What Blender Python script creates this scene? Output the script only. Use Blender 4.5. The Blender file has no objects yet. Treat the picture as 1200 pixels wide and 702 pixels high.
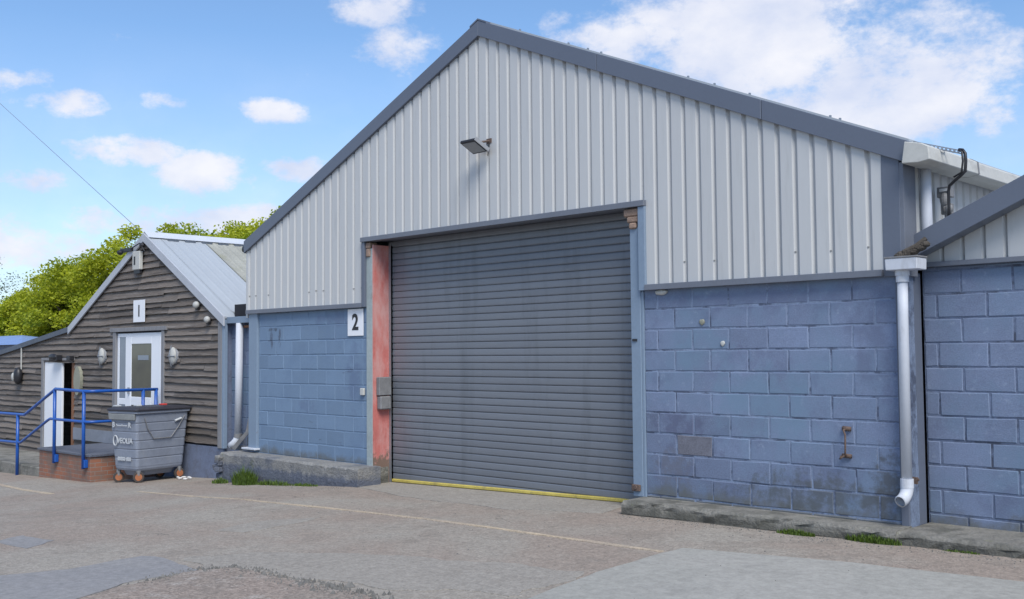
import bpy, bmesh, math, random
from mathutils import Vector, Matrix, noise as mnoise
random.seed(7)
R = random.Random(11)
PI = math.pi
H = 1.75                      # everything is written relative to eye level and lifted by H at the end
scene = bpy.context.scene
col = scene.collection

# ------------------------------------------------------------------ materials
def mat(name, base, rough=.7, metal=0., var=.12, vscale=2., fine=.08, fscale=40., bump=.0, bscale=60., tint=.0,
        stretch=(1, 1, 1), alt=None, altscale=1.5, altlo=.5, althi=.62, altamt=1., coat=0, spec=.5, trans=0, bumpdist=.01):
    m = bpy.data.materials.new(name); m.use_nodes = True
    nt = m.node_tree; N = nt.nodes; L = nt.links
    b = N['Principled BSDF']
    b.inputs['Roughness'].default_value = rough
    b.inputs['Metallic'].default_value = metal
    b.inputs['Specular IOR Level'].default_value = spec
    tc = N.new('ShaderNodeTexCoord'); mp = N.new('ShaderNodeMapping')
    mp.inputs['Scale'].default_value = stretch
    L.new(tc.outputs['Object'], mp.inputs['Vector'])
    def noise(sc, det=5, ro=.6):
        n = N.new('ShaderNodeTexNoise'); n.inputs['Scale'].default_value = sc
        n.inputs['Detail'].default_value = det; n.inputs['Roughness'].default_value = ro
        L.new(mp.outputs['Vector'], n.inputs['Vector']); return n.outputs['Fac']
    def mth(op, a, c, clamp=False):
        n = N.new('ShaderNodeMath'); n.operation = op; n.use_clamp = clamp
        for i, v in ((0, a), (1, c)):
            if isinstance(v, (int, float)): n.inputs[i].default_value = v
            else: L.new(v, n.inputs[i])
        return n.outputs[0]
    rgb = N.new('ShaderNodeRGB'); rgb.outputs[0].default_value = (*base, 1); cur = rgb.outputs[0]
    if alt is not None:
        mr = N.new('ShaderNodeMapRange'); mr.inputs[1].default_value = altlo; mr.inputs[2].default_value = althi
        mr.inputs[4].default_value = altamt
        L.new(noise(altscale, 8, .65), mr.inputs[0])
        mx = N.new('ShaderNodeMix'); mx.data_type = 'RGBA'
        L.new(mr.outputs[0], mx.inputs[0]); L.new(cur, mx.inputs[6]); mx.inputs[7].default_value = (*alt, 1)
        cur = mx.outputs[2]
    # brightness factor = 1 + var*(n1-.5)*2 + fine*(n2-.5)*2 + tint
    f = mth('MULTIPLY_ADD' if False else 'MULTIPLY', mth('SUBTRACT', noise(vscale), .5), var * 4)
    g = mth('MULTIPLY', mth('SUBTRACT', noise(fscale, 3), .5), fine * 4)
    s = mth('ADD', mth('ADD', f, g), 1.)
    if tint:
        at = N.new('ShaderNodeAttribute'); at.attribute_name = 'tint'
        s = mth('ADD', s, mth('MULTIPLY', at.outputs['Fac'], tint))
    s = mth('MAXIMUM', s, .03)
    vm = N.new('ShaderNodeVectorMath'); vm.operation = 'SCALE'
    L.new(cur, vm.inputs[0]); L.new(s, vm.inputs['Scale'])
    L.new(vm.outputs[0], b.inputs['Base Color'])
    if bump:
        bp = N.new('ShaderNodeBump'); bp.inputs['Strength'].default_value = bump; bp.inputs['Distance'].default_value = bumpdist
        L.new(noise(bscale, 6, .65), bp.inputs['Height']); L.new(bp.outputs[0], b.inputs['Normal'])
    m['_'] = 1
    return m

def overlay(m, color, lo, hi, scale, zlo=None, zhi=None, amt=1., stretch=(1, 1, 1), seed=0.):
    """a patchy layer of stain or painted shade (noise shaped), optionally limited to a band of the object's own height"""
    nt = m.node_tree; N = nt.nodes; L = nt.links; b = N['Principled BSDF']
    src = b.inputs['Base Color'].links[0].from_socket
    tc = N.new('ShaderNodeTexCoord'); mp = N.new('ShaderNodeMapping'); mp.inputs['Scale'].default_value = stretch
    mp.inputs['Location'].default_value = (seed, seed * 1.7, seed * .3)
    L.new(tc.outputs['Object'], mp.inputs['Vector'])
    n = N.new('ShaderNodeTexNoise'); n.inputs['Scale'].default_value = scale; n.inputs['Detail'].default_value = 9
    n.inputs['Roughness'].default_value = .65; L.new(mp.outputs[0], n.inputs['Vector'])
    fac = n.outputs['Fac']
    if zlo is not None:
        sp = N.new('ShaderNodeSeparateXYZ'); L.new(tc.outputs['Object'], sp.inputs[0])
        mz = N.new('ShaderNodeMapRange'); mz.inputs[1].default_value = zlo; mz.inputs[2].default_value = zhi
        mz.inputs[3].default_value = .35; mz.inputs[4].default_value = -.45
        L.new(sp.outputs[2], mz.inputs[0])
        ad = N.new('ShaderNodeMath'); ad.operation = 'ADD'; L.new(fac, ad.inputs[0]); L.new(mz.outputs[0], ad.inputs[1]); fac = ad.outputs[0]
    mr = N.new('ShaderNodeMapRange'); mr.inputs[1].default_value = lo; mr.inputs[2].default_value = hi; mr.inputs[4].default_value = amt
    L.new(fac, mr.inputs[0])
    mx = N.new('ShaderNodeMix'); mx.data_type = 'RGBA'
    L.new(mr.outputs[0], mx.inputs[0]); L.new(src, mx.inputs[6]); mx.inputs[7].default_value = (*color, 1)
    L.new(mx.outputs[2], b.inputs['Base Color'])
    return m

def blob(m, x, z, rx, rz, color, amt=.7, scale=9., k=.9, stretch=(1, 1, 1)):
    """one irregular patch of paint, dirt or painted shade at a fixed place on a wall (object coordinates)"""
    nt = m.node_tree; N = nt.nodes; L = nt.links; b = N['Principled BSDF']
    src = b.inputs['Base Color'].links[0].from_socket
    tc = N.new('ShaderNodeTexCoord'); sp = N.new('ShaderNodeSeparateXYZ'); L.new(tc.outputs['Object'], sp.inputs[0])
    def mt(op, a, c):
        n = N.new('ShaderNodeMath'); n.operation = op
        for i, v in ((0, a), (1, c)):
            if isinstance(v, (int, float)): n.inputs[i].default_value = v
            else: L.new(v, n.inputs[i])
        return n.outputs[0]
    u = mt('DIVIDE', mt('SUBTRACT', sp.outputs[0], x), rx); v = mt('DIVIDE', mt('SUBTRACT', sp.outputs[2], z), rz)
    d = mt('SUBTRACT', 1., mt('ADD', mt('MULTIPLY', u, u), mt('MULTIPLY', v, v)))
    mp = N.new('ShaderNodeMapping'); mp.inputs['Scale'].default_value = stretch; L.new(tc.outputs['Object'], mp.inputs[0])
    n = N.new('ShaderNodeTexNoise'); n.inputs['Scale'].default_value = scale; n.inputs['Detail'].default_value = 8; n.inputs['Roughness'].default_value = .65
    L.new(mp.outputs[0], n.inputs['Vector'])
    d = mt('ADD', mt('MAXIMUM', d, -2.), mt('MULTIPLY', mt('SUBTRACT', n.outputs['Fac'], .55), k * 5))
    mr = N.new('ShaderNodeMapRange'); mr.inputs[1].default_value = .05; mr.inputs[2].default_value = .8; mr.inputs[4].default_value = amt; L.new(d, mr.inputs[0])
    mx = N.new('ShaderNodeMix'); mx.data_type = 'RGBA'; L.new(mr.outputs[0], mx.inputs[0]); L.new(src, mx.inputs[6]); mx.inputs[7].default_value = (*color, 1)
    L.new(mx.outputs[2], b.inputs['Base Color'])

M = {}
M['clad'] = mat('pale_grey_cladding', (.495, .50, .50), .42, var=.03, vscale=.7, fine=.015, fscale=25, tint=1., stretch=(1, 1, .15), bump=.05, bscale=4)
overlay(M['clad'], (.33, .33, .32), .56, .8, 5, amt=.45, stretch=(3, 3, .25))
M['slate'] = mat('slate_blue_flashing', (.118, .136, .178), .38, var=.05, vscale=.8, fine=.03, fscale=30, bump=.04, bscale=3)
M['trim'] = mat('grey_trim', (.15, .165, .20), .5, var=.08, vscale=2, fine=.05)
M['blueblock'] = mat('blue_painted_block', (.178, .224, .335), .72, var=.14, vscale=1.6, fine=.16, fscale=70, bump=.55, bscale=110, tint=1., bumpdist=.006)
overlay(M['blueblock'], (.145, .225, .32), .45, .65, .9, amt=.75)
overlay(M['blueblock'], (.105, .125, .21), .52, .68, 2.3, amt=.55, seed=1.)
overlay(M['blueblock'], (.30, .36, .47), .60, .72, 14, amt=.5, seed=3.)
overlay(M['blueblock'], (.12, .125, .12), .50, .78, 5, zlo=0., zhi=.42, amt=.85, seed=5.)
M['nbblock'] = M['blueblock'].copy()
WX, WZ = -5.4975, -1.60
for (x, z, rx, rz, c, am, sc) in ((-6.5, -.80, .42, .20, (.10, .115, .19), .75, 7), (-6.35, -1.02, .5, .12, (.105, .12, .19), .6, 9), (-6.6, -1.25, .35, .25, (.13, .135, .17), .55, 12),
        (-4.9, -1.38, 1.1, .22, (.085, .095, .10), .75, 6), (-4.2, -1.25, .22, .4, (.08, .085, .09), .75, 7), (-5.6, .52, 1.6, .12, (.12, .145, .24), .5, 5), (-4.35, .1, .3, .6, (.12, .145, .23), .6, 4),  # the long flat patch near the top paints shade under the trim
        (-6.25, .0, .5, .3, (.15, .235, .33), .5, 4), (-5.5, -.5, .7, .5, (.15, .24, .335), .55, 3)):
    blob(M['blueblock'], x - WX, z - WZ, rx, rz, c, am, sc)
M['blueblock2'] = mat('blue_painted_block_light', (.162, .238, .345), .7, var=.08, vscale=1.2, fine=.08, fscale=60, bump=.4, bscale=90, tint=1., bumpdist=.006)
overlay(M['blueblock2'], (.12, .185, .29), .5, .7, 1.4, amt=.6)
overlay(M['blueblock2'], (.045, .055, .075), .64, .70, 2.6, amt=.45, stretch=(.7, 1, 2.2), seed=9.)
overlay(M['blueblock2'], (.12, .125, .12), .52, .8, 5, zlo=0., zhi=.3, amt=.8, seed=5.)
for (x, z, rx, rz, c, am, sc, st) in ((-14.35, .38, .16, .05, (.05, .06, .08), .8, 9, (1, 1, .6)), (-14.15, .25, .06, .18, (.06, .07, .10), .8, 14, (2, 1, .5)), (-14.38, .22, .05, .2, (.06, .07, .10), .7, 14, (2, 1, .5)),
        (-12.2, -.35, .3, .5, (.10, .14, .24), .5, 5, (1, 1, 1)), (-12.5, .5, .8, .15, (.12, .16, .26), .5, 6, (1, 1, 1)), (-13.4, -.8, .3, .15, (.11, .15, .25), .45, 8, (1, 1, 1))):
    blob(M['blueblock2'], x + 13.335, z + 1.60, rx, rz, c, am, sc, stretch=st)
M['bareblock'] = mat('bare_block', (.155, .16, .195), .9, var=.2, vscale=8, fine=.2, fscale=60, bump=.6, bscale=90)
M['mortar'] = mat('painted_mortar', (.19, .24, .345), .8, var=.25, vscale=7, fine=.2, fscale=40, bump=.5, bscale=60)
overlay(M['mortar'], (.06, .075, .12), .50, .60, 4.5, amt=.85, seed=2.)
M['nbmortar'] = mat('dark_mortar', (.13, .165, .25), .85, var=.3, vscale=6, fine=.2, bump=.5)  # darker mortar colour for the neighbouring unit's joints
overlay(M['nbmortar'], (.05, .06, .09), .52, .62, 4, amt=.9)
M['bluepaint'] = mat('blue_painted_steel', (.20, .265, .35), .5, var=.06, vscale=2, fine=.05, fscale=25, bump=.08, bscale=20, tint=1.)
overlay(M['bluepaint'], (.16, .10, .07), .66, .74, 6, amt=.7, seed=4.)
M['greenpaint'] = mat('grey_green_paint', (.33, .38, .38), .6, var=.12, vscale=3, fine=.1, fscale=25)
overlay(M['greenpaint'], (.20, .12, .08), .60, .72, 5, amt=.8, stretch=(1, 1, .4))
M['red'] = mat('faded_red_paint', (.50, .155, .135), .6, var=.14, vscale=2, fine=.08, fscale=25, bump=.15, bscale=30)
overlay(M['red'], (.56, .33, .31), .42, .60, 4, amt=.8, stretch=(1, 1, .35))
overlay(M['red'], (.17, .12, .09), .55, .66, 12, zlo=.25, zhi=.75, amt=.95, seed=3.)
overlay(M['red'], (.12, .06, .06), .67, .72, 7, amt=.8, seed=8.)
M['shutter'] = mat('shutter_steel', (.172, .186, .212), .36, var=.06, vscale=.9, fine=.03, fscale=20, tint=1., stretch=(.35, 1, 2), bump=.06, bscale=3, metal=.15)
overlay(M['shutter'], (.185, .205, .235), .5, .7, 1.2, amt=.5, stretch=(.5, 1, 2))
overlay(M['shutter'], (.10, .11, .125), .54, .75, 1.6, amt=.55, stretch=(2.2, 1, .25), seed=5.)
overlay(M['shutter'], (.21, .22, .235), .60, .70, 9, amt=.5, stretch=(.6, 1, 2.5), seed=6.)
M['yellow'] = mat('yellow_bar', (.52, .42, .10), .6, var=.2, vscale=4, fine=.15)
overlay(M['yellow'], (.2, .17, .1), .58, .7, 7, amt=.6)
M['darkvoid'] = mat('dark_interior', (.02, .02, .025), .9)
M['rust'] = mat('rusty_iron', (.125, .085, .068), .85, var=.3, vscale=12, fine=.25, fscale=60, bump=.5, bscale=50)
M['rustpale'] = mat('pale_rusty_bracket', (.28, .195, .15), .85, var=.3, vscale=14, fine=.2, fscale=60, bump=.5, bscale=50)
M['white'] = mat('white_pvc', (.56, .585, .64), .6, var=.05, vscale=3, fine=.03, fscale=30)
overlay(M['white'], (.26, .26, .25), .56, .72, 5, amt=.6, stretch=(1, 1, .35))
M['gutter'] = mat('weathered_white_gutter', (.50, .50, .47), .7, var=.08, vscale=3, fine=.05, fscale=30)
overlay(M['gutter'], (.34, .33, .31), .55, .72, 3, amt=.7, stretch=(1, .5, 2))
M['upvc'] = mat('white_upvc', (.80, .82, .86), .3, var=.02, fine=.01)
M['sign'] = mat('white_sign', (.80, .81, .84), .4, var=.03, fine=.02)
M['black'] = mat('black_plastic', (.02, .02, .024), .45, var=.1, fine=.1)
M['ink'] = mat('black_lettering', (.02, .02, .022), .5)
M['whiteink'] = mat('white_lettering', (.46, .48, .5), .6, var=.15, vscale=30)
M['concrete'] = mat('old_concrete', (.25, .245, .235), .9, var=.2, vscale=3, fine=.2, fscale=45, bump=.9, bscale=28, tint=1., bumpdist=.03)
overlay(M['concrete'], (.10, .115, .15), .46, .62, 2.2, amt=.75, stretch=(1, 1, 1.2))
overlay(M['concrete'], (.13, .14, .085), .60, .70, 5, amt=.7, seed=6.)
overlay(M['concrete'], (.095, .11, .15), .45, .75, 3.5, zlo=.33, zhi=.47, amt=.85, stretch=(3, 1, .5), seed=11.)  # dark streaks, with front-face shade painted in below the lighter top
M['kerb'] = mat('mossy_concrete', (.235, .225, .20), .95, var=.22, vscale=4, fine=.22, fscale=45, bump=.9, bscale=28, tint=1., bumpdist=.03)
overlay(M['kerb'], (.10, .10, .085), .48, .62, 3.2, amt=.8, seed=2.)
overlay(M['kerb'], (.16, .18, .08), .62, .70, 6, amt=.5, seed=7.)
overlay(M['kerb'], (.09, .088, .075), .45, .8, 4, zlo=.10, zhi=.22, amt=.85, stretch=(2, 1, .7), seed=12.)  # kerb front darkened too, its shade painted in under the mossy top
M['wood'] = mat('weathered_grey_timber', (.150, .126, .109), .85, var=.22, vscale=2.2, fine=.2, fscale=18, bump=.8, bscale=14, tint=1., stretch=(.35, 1, 7), bumpdist=.015)
overlay(M['wood'], (.27, .245, .225), .52, .66, 2.6, amt=.65, stretch=(.4, 1, 9), seed=4.)
overlay(M['wood'], (.06, .05, .045), .58, .68, 2., amt=.7, stretch=(.5, 1, 8), seed=8.)
M['woodpost'] = mat('grey_corner_board', (.22, .22, .23), .8, var=.15, vscale=3, fine=.15, fscale=30, bump=.4, bscale=20, stretch=(5, 5, .5))
M['brownwood'] = mat('brown_timber', (.22, .10, .05), .8, var=.2, vscale=4, fine=.1)
M['metalroof'] = mat('pale_blue_grey_metal', (.40, .43, .455), .42, var=.05, vscale=.8, fine=.03, fscale=12, stretch=(.3, 2, 1), bump=.04, bscale=2)
M['oldroof'] = mat('mossy_fibre_cement', (.33, .33, .29), .9, var=.15, vscale=2, fine=.15, fscale=30, bump=.4, bscale=25)
overlay(M['oldroof'], (.22, .22, .13), .5, .66, 1.6, amt=.8)
M['ridge'] = mat('pale_ridge_cap', (.55, .58, .63), .5, var=.08, vscale=2)
M['barge'] = mat('pale_grey_barge', (.42, .44, .48), .55, var=.1, vscale=2, fine=.06)
M['felt'] = mat('dark_roofing_felt', (.10, .12, .15), .8, var=.15, vscale=2, fine=.2)
M['blueroof'] = mat('blue_sheet_roof', (.20, .30, .55), .5, var=.08, vscale=.6)
M['bluerender'] = mat('blue_grey_render', (.15, .18, .26), .8, var=.18, vscale=2.5, fine=.1, fscale=30, bump=.3, bscale=20)
overlay(M['bluerender'], (.09, .09, .10), .5, .66, 3, amt=.7)
M['greypanel'] = mat('grey_painted_panel', (.21, .23, .27), .8, var=.15, vscale=3)
M['railblue'] = mat('bright_blue_paint', (.012, .085, .36), .35, var=.12, vscale=5, fine=.08)
overlay(M['railblue'], (.06, .06, .08), .60, .68, 9, amt=.7)
M['bin'] = mat('grey_plastic_bin', (.215, .24, .295), .5, var=.12, vscale=4, fine=.08, fscale=30, tint=1., bump=.1, bscale=12)
overlay(M['bin'], (.25, .265, .29), .56, .7, 4, amt=.5, seed=3.)
M['binlid'] = mat('black_plastic_lid', (.035, .035, .045), .5, var=.2, vscale=6, fine=.1)
M['binrim'] = mat('pale_bin_rim', (.24, .25, .25), .6, var=.15, vscale=8)
M['wheel'] = mat('orange_wheel', (.36, .13, .055), .6, var=.2, vscale=12, fine=.1)
M['tyre'] = mat('dark_tyre', (.06, .05, .045), .8, var=.2, vscale=12)
M['lampwhite'] = mat('white_lamp_glass', (.42, .42, .40), .7, var=.1, vscale=12)
M['glassgrey'] = mat('floodlight_glass', (.25, .26, .27), .15, var=.05)
M['lampgrey'] = mat('grey_lamp_case', (.30, .31, .33), .4, var=.05)
M['olive'] = mat('pale_olive_disc', (.27, .27, .21), .6, var=.15, vscale=6)
M['boxgrey'] = mat('grey_switch_box', (.19, .19, .195), .6, var=.2, vscale=8, fine=.1)
M['redsticker'] = mat('red_plastic', (.6, .06, .05), .5)
M['galv'] = mat('galvanised_steel', (.33, .35, .38), .4, metal=.6, var=.1)
M['paper'] = mat('crumpled_white_paper', (.6, .58, .56), .9, var=.2, vscale=20)
M['leaflitter'] = mat('dark_leaf_litter', (.07, .06, .05), .95, var=.3, vscale=20, fine=.2, bump=.8, bscale=40)
M['pebble'] = mat('broken_asphalt_crumbs', (.15, .145, .135), .95, var=.4, vscale=9, fine=.2)
M['bark'] = mat('bark', (.10, .08, .06), .9, var=.2, vscale=4)

def glass_mat():
    m = bpy.data.materials.new('window_glass'); m.use_nodes = True
    b = m.node_tree.nodes['Principled BSDF']
    b.inputs['Base Color'].default_value = (.045, .06, .065, 1); b.inputs['Roughness'].default_value = .06
    b.inputs['Specular IOR Level'].default_value = .8
    N = m.node_tree.nodes; L = m.node_tree.links
    n = N.new('ShaderNodeTexNoise'); n.inputs['Scale'].default_value = 2.5
    r = N.new('ShaderNodeValToRGB'); r.color_ramp.elements[0].color = (.05, .055, .05, 1); r.color_ramp.elements[1].color = (.13, .13, .09, 1)
    tc = N.new('ShaderNodeTexCoord'); L.new(tc.outputs['Object'], n.inputs['Vector'])
    L.new(n.outputs['Fac'], r.inputs[0]); L.new(r.outputs[0], b.inputs['Base Color'])
    return m
M['glass'] = glass_mat()
M['greypane'] = mat('sky_tinted_pane', (.22, .26, .31), .2, var=.06)  # blue-grey paints the sky's reflection into the side panes; also colours the notice

def brick_mat():
    m = bpy.data.materials.new('orange_red_brickwork'); m.use_nodes = True
    N = m.node_tree.nodes; L = m.node_tree.links; b = N['Principled BSDF']; b.inputs['Roughness'].default_value = .9
    tc = N.new('ShaderNodeTexCoord'); sp = N.new('ShaderNodeSeparateXYZ'); L.new(tc.outputs['Object'], sp.inputs[0])
    ad = N.new('ShaderNodeMath'); ad.operation = 'ADD'; L.new(sp.outputs[0], ad.inputs[0]); L.new(sp.outputs[1], ad.inputs[1])
    cb = N.new('ShaderNodeCombineXYZ'); L.new(ad.outputs[0], cb.inputs[0]); L.new(sp.outputs[2], cb.inputs[1])
    br = N.new('ShaderNodeTexBrick'); br.inputs['Scale'].default_value = 1.; br.inputs['Brick Width'].default_value = .225
    br.inputs['Row Height'].default_value = .075; br.inputs['Mortar Size'].default_value = .006
    br.inputs['Color1'].default_value = (.34, .13, .07, 1); br.inputs['Color2'].default_value = (.24, .115, .08, 1); br.inputs['Mortar'].default_value = (.26, .22, .19, 1)
    L.new(cb.outputs[0], br.inputs['Vector'])
    n = N.new('ShaderNodeTexNoise'); n.inputs['Scale'].default_value = 3; n.inputs['Detail'].default_value = 8; L.new(tc.outputs['Object'], n.inputs['Vector'])
    mr = N.new('ShaderNodeMapRange'); mr.inputs[1].default_value = .40; mr.inputs[2].default_value = .62; mr.inputs[4].default_value = .75; L.new(n.outputs['Fac'], mr.inputs[0])
    mx = N.new('ShaderNodeMix'); mx.data_type = 'RGBA'; L.new(mr.outputs[0], mx.inputs[0]); L.new(br.outputs['Color'], mx.inputs[6]); mx.inputs[7].default_value = (.16, .12, .10, 1)
    L.new(mx.outputs[2], b.inputs['Base Color'])
    bp = N.new('ShaderNodeBump'); bp.inputs['Strength'].default_value = .6; bp.inputs['Distance'].default_value = .01; bp.invert = True
    L.new(br.outputs['Fac'], bp.inputs['Height']); L.new(bp.outputs[0], b.inputs['Normal'])
    return m
M['brick'] = brick_mat()

def ground_mat(name, c1, c2, c3, seed=0., speck=.16, crack=True, bump=.5, patch=1.2, rough=.92):
    m = bpy.data.materials.new(name); m.use_nodes = True
    N = m.node_tree.nodes; L = m.node_tree.links; b = N['Principled BSDF']; b.inputs['Roughness'].default_value = rough
    b.inputs['Specular IOR Level'].default_value = .3
    ge = N.new('ShaderNodeNewGeometry'); mp = N.new('ShaderNodeMapping'); mp.inputs['Location'].default_value = (seed, seed, 0)
    L.new(ge.outputs['Position'], mp.inputs['Vector'])
    def noise(sc, det=8, ro=.6, dist=0.):
        n = N.new('ShaderNodeTexNoise'); n.inputs['Scale'].default_value = sc; n.inputs['Detail'].default_value = det
        n.inputs['Roughness'].default_value = ro; n.inputs['Distortion'].default_value = dist
        L.new(mp.outputs[0], n.inputs['Vector']); return n.outputs['Fac']
    def rng(v, lo, hi, a=0., z=1.):
        r = N.new('ShaderNodeMapRange'); L.new(v, r.inputs[0])
        for i, q in ((1, lo), (2, hi), (3, a), (4, z)): r.inputs[i].default_value = q
        return r.outputs[0]
    def mix(f, a, c):
        x = N.new('ShaderNodeMix'); x.data_type = 'RGBA'
        for i, v in ((0, f), (6, a), (7, c)):
            if isinstance(v, tuple): x.inputs[i].default_value = (*v, 1)
            elif isinstance(v, float): x.inputs[i].default_value = v
            else: L.new(v, x.inputs[i])
        return x.outputs[2]
    cur = mix(rng(noise(patch * .45, 9, .62, .4), .42, .60), c1, c2)
    cur = mix(rng(noise(patch * 1.9, 8, .7), .52, .66, 0, .7), cur, c3)
    # aggregate: dark and pale stones
    vo = N.new('ShaderNodeTexVoronoi'); vo.inputs['Scale'].default_value = 55; L.new(mp.outputs[0], vo.inputs['Vector'])
    hs = N.new('ShaderNodeSeparateColor'); L.new(vo.outputs['Color'], hs.inputs[0])
    f = rng(hs.outputs[0], 0, 1, 1 - speck, 1 + speck)
    v2 = N.new('ShaderNodeVectorMath'); v2.operation = 'SCALE'; L.new(cur, v2.inputs[0]); L.new(f, v2.inputs['Scale'])
    g = rng(noise(14, 6, .7), .3, .7, .84, 1.16)
    v3 = N.new('ShaderNodeVectorMath'); v3.operation = 'SCALE'; L.new(v2.outputs[0], v3.inputs[0]); L.new(g, v3.inputs['Scale'])
    cur = v3.outputs[0]
    hgt = None
    if crack:
        vc = N.new('ShaderNodeTexVoronoi'); vc.feature = 'DISTANCE_TO_EDGE'; vc.inputs['Scale'].default_value = .42
        nn = N.new('ShaderNodeTexNoise'); nn.inputs['Scale'].default_value = 2.2; nn.inputs['Detail'].default_value = 8; L.new(mp.outputs[0], nn.inputs['Vector'])
        va = N.new('ShaderNodeVectorMath'); va.operation = 'MULTIPLY_ADD'; L.new(nn.outputs['Color'], va.inputs[0]); va.inputs[1].default_value = (.9, .9, .9); L.new(mp.outputs[0], va.inputs[2])
        L.new(va.outputs[0], vc.inputs['Vector'])
        cr = rng(vc.outputs['Distance'], .0, .004, .8, 0.)
        mm = N.new('ShaderNodeMath'); mm.operation = 'MULTIPLY'; L.new(cr, mm.inputs[0]); L.new(rng(noise(.6, 3), .54, .60), mm.inputs[1])
        cur = mix(mm.outputs[0], cur, (.06, .055, .05))
    L.new(cur, b.inputs['Base Color'])
    bp = N.new('ShaderNodeBump'); bp.inputs['Strength'].default_value = bump; bp.inputs['Distance'].default_value = .012
    ad = N.new('ShaderNodeMath'); ad.operation = 'ADD'; L.new(vo.outputs['Distance'], ad.inputs[0]); L.new(noise(9, 8, .7), ad.inputs[1])
    L.new(ad.outputs[0], bp.inputs['Height']); L.new(bp.outputs[0], b.inputs['Normal'])
    return m
M['yard'] = ground_mat('worn_yard_surface', (.285, .238, .200), (.305, .278, .240), (.235, .206, .176), patch=1.)
M['yardpink'] = ground_mat('pinkish_tarmac', (.275, .225, .190), (.25, .212, .18), (.37, .335, .30), seed=4., speck=.26, patch=2.2)
M['yardgrey'] = ground_mat('grey_cement_skim', (.292, .268, .235), (.302, .278, .245), (.262, .238, .208), seed=9., speck=.12, crack=False)
M['greyconc'] = ground_mat('smooth_grey_concrete', (.318, .312, .283), (.338, .328, .30), (.285, .278, .255), seed=14., speck=.05, crack=False, bump=.15, patch=.8)
M['bluepatch'] = ground_mat('blue_grey_tar_patch', (.24, .236, .238), (.262, .255, .25), (.215, .212, .212), seed=21., speck=.07, crack=False, bump=.15)
M['paleline'] = ground_mat('worn_pale_line', (.48, .39, .28), (.40, .33, .26), (.31, .27, .22), seed=2., speck=.15, crack=False, patch=5.)
M['grasssoil'] = mat('grass_blades', (.10, .17, .03), .8, var=.4, vscale=6, fine=.2)

def leaf_mat(name, c1, c2, tr=.35):
    m = bpy.data.materials.new(name); m.use_nodes = True
    N = m.node_tree.nodes; L = m.node_tree.links; b = N['Principled BSDF']; b.inputs['Roughness'].default_value = .6
    at = N.new('ShaderNodeAttribute'); at.attribute_name = 'tint'
    mx = N.new('ShaderNodeMix'); mx.data_type = 'RGBA'; L.new(at.outputs['Fac'], mx.inputs[0])
    mx.inputs[6].default_value = (*c1, 1); mx.inputs[7].default_value = (*c2, 1)
    L.new(mx.outputs[2], b.inputs['Base Color'])
    t = N.new('ShaderNodeBsdfTranslucent'); L.new(mx.outputs[2], t.inputs[0])
    ms = N.new('ShaderNodeMixShader'); ms.inputs[0].default_value = tr
    L.new(b.outputs[0], ms.inputs[1]); L.new(t.outputs[0], ms.inputs[2]); L.new(ms.outputs[0], N['Material Output'].inputs[0])
    return m
M['leaf'] = leaf_mat('spring_leaves', (.22, .29, .014), (.56, .58, .03), .45)
M['leafdeep'] = leaf_mat('green_leaves', (.12, .19, .012), (.40, .47, .022), .4)
M['needle'] = leaf_mat('dark_evergreen', (.035, .06, .02), (.09, .12, .05), .15)

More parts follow.
